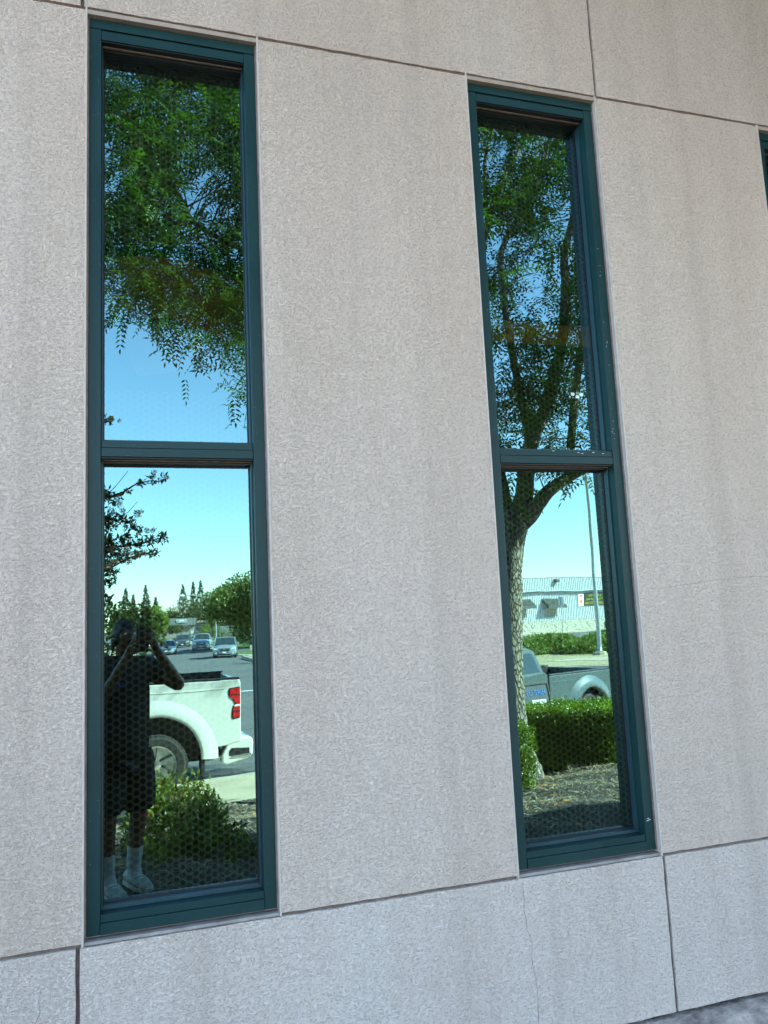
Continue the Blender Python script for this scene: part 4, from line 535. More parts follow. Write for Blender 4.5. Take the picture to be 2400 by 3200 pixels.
# things seen dimly inside
o = obj('shelf_board', MB().box(WIN[1][0]+.01, WIN[1][1]-.01, GY+.03, GY+.09, 2.585, 2.665), M_WOOD, W2)
mb = MB()
def sheet_of_paper(c, w_, h_, rot, seg=9):
    vs = []; 
    for i in range(seg):
        for j in range(seg):
            u = (i/(seg-1)-.5)*w_; v = (j/(seg-1)-.5)*h_*(1-.25*(2*i/(seg-1)-1)**2)
            y = GY+.05+.02*math.sin(u*14+rot*3)+.012*math.sin(v*23+rot)
            x = u*math.cos(rot)-v*math.sin(rot); z_ = u*math.sin(rot)+v*math.cos(rot)
            vs.append((c[0]+x, y+c[2], c[1]+z_))
    mb.add(vs, [(i*seg+j, i*seg+j+1, (i+1)*seg+j+1, (i+1)*seg+j) for i in range(seg-1) for j in range(seg-1)])
sheet_of_paper((.04, 2.70, 0), .34, .22, .15); sheet_of_paper((.26, 2.66, .025), .26, .24, -.25)
sheet_of_paper((.16, 2.55, .05), .40, .20, .4); sheet_of_paper((.30, 2.48, .07), .24, .2, -.5)
obj('crumpled_paper', mb, M_PAPER, W1, smooth=True)
# chipped paint flecks on the right jamb of the middle window
mb = MB()
for i in range(18):
    z_ = random.uniform(2.2, 2.95); x = 1.683-.03+random.gauss(0, .004)*(1+.3*(z_-2.2)); s = random.uniform(.0005, .0016)
    mb.box(x-s*.6, x+s*.6, .0187, .0196, z_-s, z_+s)
for x, z_ in ((1.50, 2.152), (1.515, 2.149), (1.56, 2.153), (1.40, 2.156), (1.6, 2.15), (1.655, .885), (1.66, .88), (1.652, .878)):
    mb.box(x-.004, x+.004, .0188, .0196, z_-.001, z_+.001)
obj('paint_chips', mb, mat('bare_chip', (.6, .62, .6), .6), W2)['kind'] = 'stuff'
# ------------------------------------------------------------ vegetation
M_BARK = None
def bark():
    m, n, l, p = nt('grey_furrowed_bark'); tc = n.new('ShaderNodeTexCoord').outputs['Object']
    mp = n.new('ShaderNodeMapping'); mp.inputs['Scale'].default_value = (1, 1, .38); l.new(tc, mp.inputs['Vector'])
    wv = noise(n, l, 9, 4, .6, mp.outputs[0]); mm = mixc(n, l, mp.outputs[0], wv.outputs['Color'], .06)
    v = n.new('ShaderNodeTexVoronoi'); v.feature = 'DISTANCE_TO_EDGE'; v.inputs['Scale'].default_value = 30; l.new(mm, v.inputs['Vector'])
    a = noise(n, l, 60, 4, .7, tc)
    c = ramp(n, l, v.outputs['Distance'], [(.0, (.07, .055, .04)), (.08, (.17, .14, .105)), (.3, (.33, .29, .22))])
    l.new(mixc(n, l, c.outputs['Color'], (.42, .39, .31), ramp(n, l, a.outputs['Fac'], [(.5, 0.), (.7, .6)]).outputs['Color']), p.inputs['Base Color'])
    hr = ramp(n, l, v.outputs['Distance'], [(0, 0.), (.2, 1.)])
    l.new(bump(n, l, hr.outputs['Color'], 1., .025), p.inputs['Normal']); p.inputs['Roughness'].default_value = .9; return m
M_BARK = bark(); M_TWIG = mat('brown_twig', (.10, .075, .05), .8, scale=30, var=.3)
ML_ASH = leafmat('ash_leaf', (.022, .055, .012), (.088, .155, .028), .38, .38, 1.1)
ML_BOX = leafmat('boxwood_leaf', (.07, .12, .012), (.24, .32, .035), .35, .35, 3)
ML_SHRUB = leafmat('shrub_leaf', (.045, .085, .015), (.21, .23, .04), .38, .3, 2, odd=(.24, .07, .03))
ML_MYR = leafmat('myrtle_leaf', (.02, .045, .012), (.09, .12, .03), .3, .35, 2)
ML_SEED = leafmat('seed_head', (.22, .11, .07), (.50, .30, .20), .2, .7, 4)
ML_FAR = leafmat('far_foliage', (.05, .08, .018), (.17, .21, .04), .3, .5, .35)
ML_OLIVE = leafmat('olive_foliage', (.055, .07, .03), (.13, .14, .06), .25, .6, .35)
ML_LIME = leafmat('lime_foliage', (.09, .14, .02), (.22, .27, .04), .4, .5, .5)
ML_CON = leafmat('conifer_needles', (.022, .038, .018), (.06, .08, .035), .15, .7, .4)
ML_JUN = leafmat('juniper_foliage', (.07, .11, .02), (.22, .30, .06), .3, .6, .5, odd=(.25, .15, .08))

# main tree
def compound(nl=5):
    """one pinnate leaf along +x, hanging slightly: (k,4,3)"""
    q = []
    def lf(px, ang, L, W):
        d = np.array([math.cos(ang), math.sin(ang), -.25]); d /= np.linalg.norm(d); s = np.array([-d[1], d[0], 0])
        p = np.array([px, 0, -px*px*.9]); q.append([p, p+d*L*.42+s*W+[0, 0, .006], p+d*L, p+d*L*.42-s*W+[0, 0, .006]])
    for i in range(nl):
        px = .05+.042*i
        for sg in (-1, 1): lf(px, sg*1.0, .068-.004*abs(i-1.5), .0105)
    lf(.05+.042*nl-.01, 0, .068, .0105)
    return np.array(q)
CL = compound()
def twig_mesh(name, pts, m, parent, per=8, scale=1.0):
    P = np.array(pts, float)/100; n = len(P); Q = []
    for k in range(per):
        az = rng.uniform(0, 2*np.pi, n); el = rng.uniform(-1.1, .45, n); sc = rng.uniform(.75, 1.2, n)*scale; rl = rng.uniform(-.7, .7, n)
        x = np.stack([np.cos(az)*np.cos(el), np.sin(az)*np.cos(el), np.sin(el)], 1)
        y = np.stack([-np.sin(az), np.cos(az), 0*az], 1); z = np.cross(x, y)
        y2 = y*np.cos(rl)[:, None]+z*np.sin(rl)[:, None]; z2 = np.cross(x, y2)
        off = rng.normal(size=(n, 3))*.11
        T = CL.reshape(-1, 3)*1.0
        V = (T[None, :, 0:1]*x[:, None]+T[None, :, 1:2]*y2[:, None]+T[None, :, 2:3]*z2[:, None])*sc[:, None, None]+(P+off)[:, None]
        Q.append(V.reshape(-1, 4, 3))
    Q = np.concatenate(Q); L = len(CL)
    r = np.repeat(rng.random(len(Q)//L), L)*.7+rng.random(len(Q))*.3
    return link(name, quads_mesh(name, Q, m, r), parent)
T = thing('ash_tree', 'large feathery leaved tree with furrowed grey trunk beside the clipped box hedge', 'tree', (4.75, -6.2, -.3))
def tl(l): return [(p[0]/100-4.75, p[1]/100+6.2, p[2]/100+.3) for p in l]
def limb_mesh(l, seg=12, jit=.06):
    pts = tl(l); r = [p[3]/100 for p in l]; P = []; RR = []
    for i in range(len(pts)-1):
        for k in range(4):
            t = k/4; P.append(tuple(a+(b-a)*t for a, b in zip(pts[i], pts[i+1]))); RR.append(r[i]+(r[i+1]-r[i])*t)
    P.append(pts[-1]); RR.append(r[-1])
    if len(P) > 3:
        for _ in range(2): P = [P[0]]+[tuple((a+2*b+c)/4 for a, b, c in zip(P[i-1], P[i], P[i+1])) for i in range(1, len(P)-1)]+[P[-1]]
    return MB().tube(P, RR, seg, jit=jit)
obj('trunk', limb_mesh(LIMBS[0], 28, .045), M_BARK, T, smooth=True)
for l in LIMBS[1:]: obj('limb', limb_mesh(l, 12, .07), M_BARK, T, smooth=True)
# fine branches from limbs to foliage clusters
segs = np.array([tuple((a_+(b_-a_)*q_/12)/100 for a_, b_ in zip(l[i][:3], l[i+1][:3])) for l in LIMBS[1:] for i in range(len(l)-1) for q_ in range(12)])
mb = MB()
for t in (TWIGS[::3]+FILL_SHADE[::3]):
    p = np.array(t)/100; d = np.linalg.norm(segs-p, axis=1); j = d.argmin()
    j = int(rng.choice(np.argsort(d)[:10]))
    if d[j] < 1.7:
        a = segs[j]; mid = (a+p)/2+rng.normal(size=3)*.16+[0, 0, .08]
        o_ = np.array([4.75, -6.2, -.3]); mb.tube([tuple(a-o_), tuple(mid-o_), tuple(p-o_)], [.010, .006, .0025], 4, cap=False)
br = obj('branches', mb, M_TWIG, T); br['kind'] = 'stuff'
cr = twig_mesh('crown', TWIGS[:NLEFT], ML_ASH, T, 8, .84); cr.location = (-4.75, 6.2, .3)
cr = twig_mesh('crown', TWIGS[NLEFT:], ML_ASH, T, 8, 1.22); cr.location = (-4.75, 6.2, .3)
cr = twig_mesh('crown', FILL_SHADE, ML_ASH, T, 16, 1.5); cr.location = (-4.75, 6.2, .3)  # unseen crown; clusters near the wall added to shade the photographer and low bush

# crape myrtle at the far left of the left window
MY = thing('crape_myrtle', 'dark leaved shrub with pinkish brown seed heads left of the photographer', 'shrub', (-.9, -5.5, -.2))
mb = MB()
for l in MYRTLE_STEM: mb.tube([tuple(c/100 for c in p[:3]) for p in l], [p[3]/100 for p in l], 6)
mb.tube([(-.9, -5.5, -.25), (-.85, -5.5, .6), tuple(c/100 for c in MYRTLE_STEM[0][0][:3])], [.06, .055, .04], 8)
s_ = obj('stem', mb, M_TWIG, MY); s_.location = (.9, 5.5, .2)
P = blob_pts(MYRTLE_LEAF, 20000)
o = leaf_obj('foliage', P, .05, .011, ML_MYR, MY, .1); o.location = (.9, 5.5, .2)
P = blob_pts(MYRTLE_SEED, 90000); o = leaf_obj('seed_heads', P, .014, .005, ML_SEED, MY, .1); o.location = (.9, 5.5, .2)
P = ell_pts((-1.7, -5.7, 2.0), (1.1, .9, 1.3), 2500); o = leaf_obj('foliage', P, .055, .012, ML_MYR, MY); o.location = (.9, 5.5, .2)

# tall bush behind the photographer, and the low bush
SB = thing('leafy_bush', 'tall sunlit bush with mottled leaves right behind the photographer', 'bush', (-.3, -6.4, -.25))
P = blob_pts(BUSH, 3800)
P = P[(P[:, 2] > -.3)]
o = leaf_obj('foliage', P, .062, .014, ML_SHRUB, SB, .2); o.location = (.3, 6.4, .25)
mb = MB()
for k in range(7): mb.tube([(random.uniform(-.2, .2), 0, 0), (random.uniform(-.5, .4), random.uniform(-.3, .3), .9), (random.uniform(-.7, .5), random.uniform(-.3, .3), 1.7)], [.03, .02, .008], 6)
obj('stem', mb, M_TWIG, SB)
LB = thing('low_bush', 'low spreading bush with glossy leaves between the photographer and the pale pavement', 'bush', (.35, -4.1, -.08))
P = blob_pts(LOWBUSH, 5200); P = P[(P[:, 2] > -.15)]
P2 = ell_pts((.28, -4.1, 0.05), (.42, .5, .36), 3500, .3); P2 = P2[P2[:, 2] > -.1]
P = np.concatenate([P, P2])
o = leaf_obj('foliage', P, .05, .013, ML_SHRUB, LB, .35); o.location = (-.35, 4.1, .08)
mb = MB()
for k in range(26):
    a = random.uniform(0, 6.28); r_ = random.uniform(.05, .22); x, y = math.cos(a)*r_, math.sin(a)*r_*.8
    mb.tube([(x*.3, y*.3, 0), (x, y, .3+.1*random.random()), (x*1.15, y*1.15, .38+.06*random.random())], [.008, .005, .002], 5)
obj('stem', mb, M_TWIG, LB)

# box hedges
def hedge(name, label, x0, x1, y0, y1, z0, z1, n, m=ML_BOX, L=.028, rz=0, group=None, j=.03):
    H = thing(name, label, 'hedge', ((x0+x1)/2, (y0+y1)/2, z0), rz, group)
    hx, hy, hz = (x1-x0)/2, (y1-y0)/2, z1-z0
    P = rng.uniform(-1, 1, (n, 3)); f = rng.integers(0, 5, n)
    ar = np.array([hy*hz, hy*hz, hx*hz, hx*hz, 2*hx*hy]); f = rng.choice(5, n, p=ar/ar.sum())
    P[f == 0, 0] = -1; P[f == 1, 0] = 1; P[f == 2, 1] = -1; P[f == 3, 1] = 1; P[f == 4, 2] = 1
    P = P*np.array([hx, hy, hz/2])+np.array([0, 0, hz/2])
    lump = .022*np.sin(P[:, 0]*9)*np.cos(P[:, 2]*8+P[:, 1]*7)
    nrm = np.zeros((n, 3)); nrm[f == 0, 0] = -1; nrm[f == 1, 0] = 1; nrm[f == 2, 1] = -1; nrm[f == 3, 1] = 1; nrm[f == 4, 2] = 1
    P = P+nrm*lump[:, None]+rng.normal(size=(n, 3))*j
    leaf_obj('foliage', P, L, L*.36, m, H, .5)
    c = MB().box(-hx+.07, hx-.07, -hy+.07, hy-.07, .03, hz-.07); obj('inner_twigs', c, M_TWIG, H)
    return H
hedge('box_hedge', 'clipped square box hedge right of the tree trunk, in front of the silver pickup', 4.75, 5.92, -7.25, -6.25, -.32, .36, 34000, rz=R(27), j=.022)
hedge('box_hedge', 'narrow sunlit box hedge left of the tree trunk at the window edge', 3.2, 3.74, -5.6, -4.75, -.16, .44, 15000)
hedge('shrub_hedge', 'darker loose shrub just right of the clipped box hedge', 6.15, 7.1, -7.0, -6.0, -.35, .22, 7000, ML_SHRUB, .045, j=.07)

# mulch litter: chips, straw and fallen leaves
def litter(n, x0, x1, y0, y1, L, W, cols, name, label):
    P = np.stack([rng.uniform(x0, x1, n), rng.uniform(y0, y1, n), np.zeros(n)], 1)
    keep = np.array([p[1] > yc(p[0])+1.95 for p in P]); P = P[keep]
    P[:, 2] = [zbed(p[0], p[1])-.012+.035*math.sin(p[0]*2.1+p[1]*1.7)+.025*math.sin(p[0]*5.3-p[1]*4.1) if p[1] > yc(p[0])+2.2 and p[1] < -1 else zbed(p[0], p[1])-.02 for p in P]
    k = len(P); a = rng.uniform(0, 6.28, k); t = rng.normal(size=k)*.25
    d = np.stack([np.cos(a), np.sin(a), t], 1); s = np.stack([-np.sin(a), np.cos(a), rng.normal(size=k)*.3], 1)
    l_ = (L*rng.uniform(.4, 1.3, k))[:, None]; w_ = (W*rng.uniform(.5, 1.2, k))[:, None]
    V = np.stack([P-d*l_/2-s*w_, P+d*l_/2-s*w_*.6, P+d*l_/2+s*w_*.6, P-d*l_/2+s*w_], 1)
    o = link(name, quads_mesh(name, V, cols, rng.random(k))); return tag(o, label, 'litter', kind='stuff')
litter(26000, -1.5, 8.5, -8.3, -1.0, .045, .006, leafmat('bark_chip', (.05, .04, .03), (.32, .26, .17), 0, .9, 5), 'bark_chips', 'dark and pale bark chips scattered over the planting bed')
litter(9500, -1, 8, -8, -1.5, .13, .0022, leafmat('dry_straw', (.3, .25, .16), (.55, .48, .33), 0, .8, 5), 'dry_straw', 'thin dry stalks lying on the mulch')
litter(600, 1, 7, -7, -2.5, .05, .014, leafmat('fallen_leaf', (.30, .10, .03), (.55, .3, .1), .2, .7, 5), 'fallen_leaves', 'orange brown fallen leaves on the mulch')

# ------------------------------------------------------------ far planting
def far_tree(name, label, kind, x, y, h, wdt, m, n=2500, crown0=.25, trunk=True, group=None, L=.3):
    zb = zroad(y)+.02; t = thing(name, label, 'tree' if trunk else 'shrub', (x, y, zb), 0, group)
    if trunk: obj('trunk', MB().tube([(0, 0, -.05), (.05*wdt*.3, 0, h*.45), (0, 0, h*.75)], [h*.028, h*.02, h*.008], 8), M_BARK, t, smooth=True)
    if kind == 'con':
        u = rng.random(n)**.7; hh = h*(.1+.9*(1-u)); r = wdt*.95*u*(.62+.38*np.abs(np.sin(hh*2.3+rng.normal(size=n)*.3)))
        a = rng.uniform(0, 6.28, n); rad = r*rng.uniform(.3, 1.05, n)**.5
        P = np.stack([rad*np.cos(a), rad*np.sin(a), hh-.15*rad], 1)
    else:
        cz = h*(1+crown0)/2; rz_ = h*(1-crown0)/2; P = []
        k = 13
        for i in range(k):
            d = rng.normal(size=3); d /= np.linalg.norm(d); c = d*np.array([wdt*.30, wdt*.30, rz_*.58])*rng.uniform(.6, 1.05); s = rng.uniform(.38, .55)
            P.append(ell_pts((c[0], c[1], cz+c[2]), (wdt*.5*s, wdt*.5*s, rz_*s), n//k, .3))
        P = np.concatenate(P)
    leaf_obj('crown', P, L, L*.3, m, t, .3); return t
rw = 'dark pointed conifers on the skyline'
for x, y, tz_, wd, lb in [(-2.5, -187, 11.2, 3.4, 'dark conifer farthest left on the skyline'), (-.9, -192, 9.7, 2.6, 'shorter conifer close against the leftmost skyline conifer'), (1.9, -187, 11.7, 3.2, 'slim conifer standing alone above the yellow green tree'), (4.1, -192, 9.0, 2.8, 'short conifer just right of the slim lone conifer'),
    (10.1, -187, 11.6, 4.0, 'wide conifer at the left of the skyline trio'), (12.6, -189, 12.3, 3.0, 'middle conifer of the skyline trio above the lamp arm'), (14.2, -187, 12.4, 3.8, 'tallest conifer at the right of the skyline trio')]:
    far_tree('conifer_tree', lb, 'con', x, y, tz_+1.1, wd, ML_CON, 2600, group=rw, L=.34)
md = 'trees massed behind the end building'
for x, y, tz_, wd, m, lb in [(-3, -170, 6.0, 6, ML_OLIVE, 'olive tree mass below the leftmost conifers'), (2.8, -160, 6.2, 5.5, ML_OLIVE, 'grey green tree below the lone slim conifer'), (6.9, -172, 6.5, 5, ML_OLIVE, 'brownish green tree left of the lamp head'), (10.6, -168, 7.6, 7.0, ML_OLIVE, 'broad olive tree behind the end building below the trio of conifers'),
    (15.5, -168, 6.4, 7, ML_FAR, 'dark tree mass right behind the long low roof'), (20, -160, 7.6, 9, ML_FAR, 'dark tree partly hidden by the big round tree'), (-9, -165, 6, 8, ML_FAR, 'tree mass hidden left of the bush')]:
    far_tree('background_tree', lb, 'round', x, y, tz_+1.1, wd, m, 3600, .05, group=md, L=.42)
far_tree('lime_tree', 'bright yellow green tree left of the corrugated end building', 'round', 2.2, -107, 6.0, 4.6, ML_LIME, 5000, .12, L=.24)
far_tree('flat_topped_tree', 'small dark umbrella shaped tree in front of the corrugated end building', 'round', 6.6, -147, 3.4, 4.2, ML_OLIVE, 1800, .5, L=.25)
far_tree('round_tree', 'big round green tree on the right side of the street behind the lamp pole', 'round', 12.3, -85, 8.9, 13.5, ML_FAR, 26000, .02, L=.34)
far_tree('round_tree', 'second leafy tree at the right end behind the big round one', 'round', 18.5, -88, 7.3, 8, ML_FAR, 6000, .1, L=.26)
for x, y, h, wd, m, lb in [(9.8, -122, 3.2, 2.6, ML_LIME, 'spiky yellow green shrub beside the end building'), (11.8, -121, 3.0, 3.2, ML_FAR, 'green shrub right of the spiky yellow green one'), (14.2, -119, 2.7, 3.4, ML_FAR, 'broad green shrub under the round tree'), (17, -112, 2.6, 3.6, ML_LIME, 'yellowish shrub under the round tree'),
    (8.7, -124, 1.7, 1.7, ML_OLIVE, 'clipped block shrub left of the lamp pole'), (9.7, -101, 1.3, 1.0, ML_LIME, 'yellow ball shrub left of the lamp pole foot'), (4.6, -152, 1.1, 2.6, ML_LIME, 'low yellow green shrub at the corner of the end building'), (6.9, -155, .9, 1.6, ML_OLIVE, 'low brownish shrub before the corrugated wall'),
    (12.4, -96, 1.7, 3.4, ML_CON, 'dark hedge mass behind the grey sport utility car'), (15.6, -97, 1.8, 3.6, ML_CON, 'dark hedge mass left of the utility cabinets')]:
    far_tree('garden_shrub', lb, 'round', x, y, h, wd, m, 1500, .0, trunk=False, group='shrubs along the far street', L=.16)
# juniper mounds on the island
for x, y, rx, ry, h, lb in [(20.3, -38.0, 2.6, 1.8, .95, 'juniper mound at the left end of the island'), (23.2, -39.0, 2.6, 2.0, 1.25, 'reddish topped juniper mound by the thin signpost'), (24.6, -36.6, 2.8, 1.7, 1.05, 'bright green juniper mound in front of the lamp pole'), (27.6, -37.0, 2.6, 2.2, 1.25, 'juniper mound behind the lamp pole'), (30.5, -39.5, 2.6, 2.4, 1.6, 'darker juniper mound at the right edge')]:
    t = thing('juniper_shrub', lb, 'shrub', (x, y, -.82), 0, 'juniper mounds on the island')
    P = ell_pts((0, 0, .05), (rx, ry, h), 9000, .2, 9); P = P[P[:, 2] > 0]; leaf_obj('foliage', P, .22, .04, ML_JUN, t, .5)
    obj('inner_twigs', MB().lathe([(0, ry*.5), (h*.3, ry*.4), (h*.5, ry*.1)], 12, 'z'), M_TWIG, t)

# ------------------------------------------------------------ metals and paints for vehicles and kit
M_WPAINT = mat('white_car_paint', (.70, .69, .64), .25, scale=2, var=.02, coat=.7)
M_SPAINT = mat('silver_blue_car_paint', (.07, .095, .10), .38, metal=.1, scale=2, var=.03, coat=.6)
M_SILV = mat('silver_car_paint', (.55, .57, .56), .3, metal=.4, scale=2, var=.03, coat=.6)
M_DGREY = mat('dark_grey_car_paint', (.10, .11, .12), .3, metal=.3, scale=2, var=.05, coat=.5)
M_BLUEP = mat('pale_blue_car_paint', (.35, .45, .53), .3, metal=.3, scale=2, var=.04, coat=.5)
M_GREYP = mat('grey_car_paint', (.30, .34, .36), .3, metal=.4, scale=2, var=.04, coat=.5)
M_BLKP = mat('black_plastic', (.015, .015, .016), .5, scale=30, var=.3)
M_RUB = mat('tyre_rubber', (.035, .033, .03), .85, scale=30, var=.3, bs=.4, bdist=.002)
M_CHR = mat('chrome', (.75, .76, .76), .12, metal=1, scale=4, var=.04)
M_ALU = mat('machined_alloy', (.6, .6, .58), .22, metal=.9, scale=5, var=.06)
M_CGL = mat('dark_car_glass', (.03, .045, .05), .06, scale=2, var=.1, spec=.9)
M_LAMP = mat('clear_lamp_lens', (.75, .78, .8), .1, scale=5, var=.1, spec=.8)
M_RED = mat('red_lamp_lens', (.60, .02, .02), .15, scale=5, var=.2, coat=.6)
M_PLATE = mat('plate_white', (.75, .77, .8), .5, scale=20, var=.08)
def rotv(p, a): return (p[0]*math.cos(a)-p[1]*math.sin(a), p[0]*math.sin(a)+p[1]*math.cos(a))
def wheel(parent, x, y, z, r, wdt, side, spokes=6, name='wheel'):
    """wheel centred at x,z; outer face at y, side=+1 faces +y"""
    s = side
    ty = MB().lathe([(y-s*wdt, r*.80), (y-s*wdt*.95, r*.96), (y-s*wdt*.8, r), (y-s*wdt*.2, r), (y-s*.01, r*.955), (y+s*.004, r*.86), (y-s*.008, r*.66), (y-s*.05, r*.645), (y-s*wdt, r*.645)], 40, 'y', (x, 0, z), cap=False)
    w_ = fixn(obj(name, ty, M_RUB, parent, smooth=False))
    tr = MB()
    for k in range(44):
        a = 2*math.pi*k/44
        for sg, o in ((0, .02), (.5, -.06)):
            aa = a+sg*2*math.pi/44; c, sn = math.cos(aa), math.sin(aa)
            vs = []
            for da in (-.045, .045):
                for yy in (y-s*(.005), y-s*(.09)):
                    for rr2 in (r*.93 if yy == y-s*.005 else r*.99, r*1.012 if yy != y-s*.005 else r*.985):
                        vs.append((x+rr2*math.cos(aa+da), yy-(.09 if o < 0 else 0)*s, z+rr2*math.sin(aa+da)))
            tr.add(vs, [(0, 1, 3, 2), (4, 6, 7, 5), (0, 4, 5, 1), (2, 3, 7, 6), (1, 5, 7, 3)])
    if r > .3 and spokes == 6: k_ = obj('tread', tr, M_RUB, w_); k_['kind'] = 'stuff'
    rm = MB(); rr_ = r*.64
    rm.lathe([(y-s*.03, rr_), (y-s*.005, rr_), (y-s*.012, rr_*.93), (y-s*.10, rr_*.88), (y-s*.12, rr_*.3)], 36, 'y', (x, 0, z), cap=False)
    for k in range(spokes):
        for dd in (-.10, .10):
            a = 2*math.pi*k/spokes+.3+dd
            c, sn = math.cos(a), math.sin(a); px, pz = -sn, c; w1, w2 = .018, .022
            v = []
            for rad, ww, yy in ((rr_*.16, w1, y-s*.035), (rr_*.93, w2, y-s*.012)):
                for sg in (-1, 1):
                    v.append((x+c*rad+px*ww*sg, yy, z+sn*rad+pz*ww*sg)); v.append((x+c*rad+px*ww*sg*1.3, yy-s*.05, z+sn*rad+pz*ww*sg*1.3))
            rm.add(v, [(0, 2, 6, 4), (0, 4, 5, 1), (2, 3, 7, 6)])
    rm.lathe([(y-s*.06, rr_*.24), (y-s*.02, rr_*.22), (y-s*.012, rr_*.12), (y-s*.008, .001)], 20, 'y', (x, 0, z))
    obj('rim', rm, M_ALU, w_)
    obj('hub_well', MB().lathe([(y-s*.13, rr_*.9), (y-s*.125, .01)], 24, 'y', (x, 0, z)), M_BLKP, w_)
    return w_
def arch_poly(x, z, r, a0, a1, n=14): return [(x+r*math.cos(a0+(a1-a0)*i/n), z+r*math.sin(a0+(a1-a0)*i/n)) for i in range(n+1)]

def pickup(name, label, paint, loc, rz, L=5.9, Wd=2.03, H=1.93, rail=1.44, wr=.42, chrome=True, flare=False, wx=-1.20):
    """rear at local x=0, front at -L; near side (seen) is +y side at y=+Wd/2; z=0 road"""
    t = thing(name, label, 'pickup', loc, rz); hw = Wd/2; fx = -L+.98
    ar = wr*(1.42 if not flare else 1.3); za = wr+(.08 if not flare else .02); sill = .60; k = rail/1.44
    for sd_ in (1, -1):
        y0, y1 = (hw-.055, hw) if sd_ > 0 else (-hw, -hw+.055)
        poly = [(-.02, .62*k), (-.02, rail-.05), (-.05, rail), (-2.18, rail), (-2.18, sill)]+[(wx-ar, sill)]+arch_poly(wx, za, ar, math.pi*.93, math.pi*.07)+[(wx+ar+.01, .55*k), (-.25, .58*k)]
        o = fixn(obj('bed_side', MB().prism(poly, y0, y1, 'y'), paint, t, bev=.018, seg=3))
        # bulged shoulder line and fender bulge
        fb = MB(); rings = []
        for i in range(25):
            a = math.pi*(-.02+1.04*i/24)
            ro = []
            for rad, dy in ((ar-.005, 0), (ar+.0, .018 if not flare else .07), (ar+.04, .026 if not flare else .085), (ar+.13, .020 if not flare else .04), (ar+.24, .0)):
                rr2 = rad if not (a > math.pi*.9 or a < math.pi*.1) else rad
                ro.append((wx+rr2*math.cos(a)*1.0, sd_*(hw+dy-.001), za+rr2*math.sin(a)*.97))
            rings.append(ro)
        fb.loft(rings, closed=False); obj('wheel_flare', fb, paint, t, smooth=True)
        lip = MB().tube([(wx+(ar-.004)*math.cos(a), sd_*(hw+.004), za+(ar-.004)*math.sin(a)*.97) for a in [math.pi*(.0+1.0*i/20) for i in range(21)]], .014, 6)
        obj('arch_trim', lip, M_BLKP, t)
        obj('bed_rail_cap', MB().box(-2.16, -.03, min(sd_*hw, sd_*(hw-.11)), max(sd_*hw, sd_*(hw-.11)), rail+.001, rail+.028), M_BLKP, t, bev=.008)
        obj('inner_bed_wall', MB().box(-2.17, -.06, min(sd_*(hw-.11), sd_*(hw-.16)), max(sd_*(hw-.11), sd_*(hw-.16)), .75, rail-.005), M_BLKP, t)
        # cab side and front fender
        poly = [(-2.22, sill-.05), (-2.22, rail+.02), (-2.30, rail+.08), (-3.95, rail-.02), (-4.1, rail-.03), (-L+.12, rail-.12), (-L+.02, rail-.3), (-L, .6), (-L+.1, .45)]+arch_poly(fx, wr, ar*.97, math.pi*1.0, 0)+[(fx+ar, sill-.1)]
        fixn(obj('cab_side', MB().prism(poly, y0, y1, 'y'), paint, t, bev=.02, seg=3))
        zt = H
        gh = [(-2.24, rail+.03), (-2.42, zt-.10), (-2.62, zt-.03), (-3.5, zt-.05), (-4.3, rail-.03)]
        inn = [(-2.36, rail+.09), (-2.50, zt-.14), (-3.02, zt-.12), (-3.02, rail+.08)]
        inn2 = [(-3.14, rail+.07), (-3.14, zt-.12), (-3.5, zt-.14), (-4.05, rail+.05)]
        yi = sd_*(hw-.16); yo = sd_*(hw-.05)
        def lean(p): 
            f_ = (p[1]-rail)/(zt-rail); return (p[0], yo+(yi-yo)*f_, p[1])
        pil = MB(); pil.add([lean(p) for p in gh], [tuple(range(len(gh)))]); obj('cab_pillars', pil, paint, t)
        for q in (inn, inn2):
            g_ = MB(); g_.add([(lean(p)[0], lean(p)[1]+sd_*.006, p[1]) for p in q], [tuple(range(4))]); obj('side_window', g_, M_CGL, t)
        obj('mirror', MB().box(-4.02, -3.86, min(sd_*(hw-.02), sd_*(hw+.22)), max(sd_*(hw-.02), sd_*(hw+.22)), rail+.05, rail+.27), M_BLKP, t, bev=.02)
        wheel(t, wx, sd_*(hw-.03), wr, wr, .27, sd_); wheel(t, fx, sd_*(hw-.03), wr, wr, .27, sd_)
        # tail lamp: two lobes joined by a neck, wrapping the corner
        zl = rail-.12
        lamp = [(x_*.8-.006, zl+(z_-zl)*.84) for x_, z_ in [(-.03, zl), (-.20, zl-.02), (-.225, zl-.07), (-.215, zl-.15), (-.16, zl-.19), (-.125, zl-.25), (-.125, zl-.29), (-.165, zl-.34), (-.17, zl-.47), (-.15, zl-.52), (-.03, zl-.50)]]
        lp = MB().prism(lamp, min(sd_*(hw-.02), sd_*(hw+.013)), max(sd_*(hw-.02), sd_*(hw+.013)), 'y'); tlp = fixn(obj('tail_lamp', lp, M_RED, t, bev=.008))
        big = [(x_*1.0-.012 if x_ < -.05 else x_, z_+(.014 if z_ > zl-.25 else -.014)) for x_, z_ in lamp]
        fixn(obj('lamp_bezel', MB().prism(big, min(sd_*(hw-.02), sd_*(hw+.006)), max(sd_*(hw-.02), sd_*(hw+.006)), 'y'), M_BLKP, tlp))
        fixn(obj('reverse_lens', MB().box(-.118, -.034, min(sd_*(hw-.01), sd_*(hw+.016)), max(sd_*(hw-.01), sd_*(hw+.016)), zl-.262, zl-.232), M_LAMP, tlp))
        obj('lamp_divider', MB().box(-.155, -.034, min(sd_*(hw-.01), sd_*(hw+.0155)), max(sd_*(hw-.01), sd_*(hw+.0155)), zl-.10, zl-.085), M_BLKP, tlp)
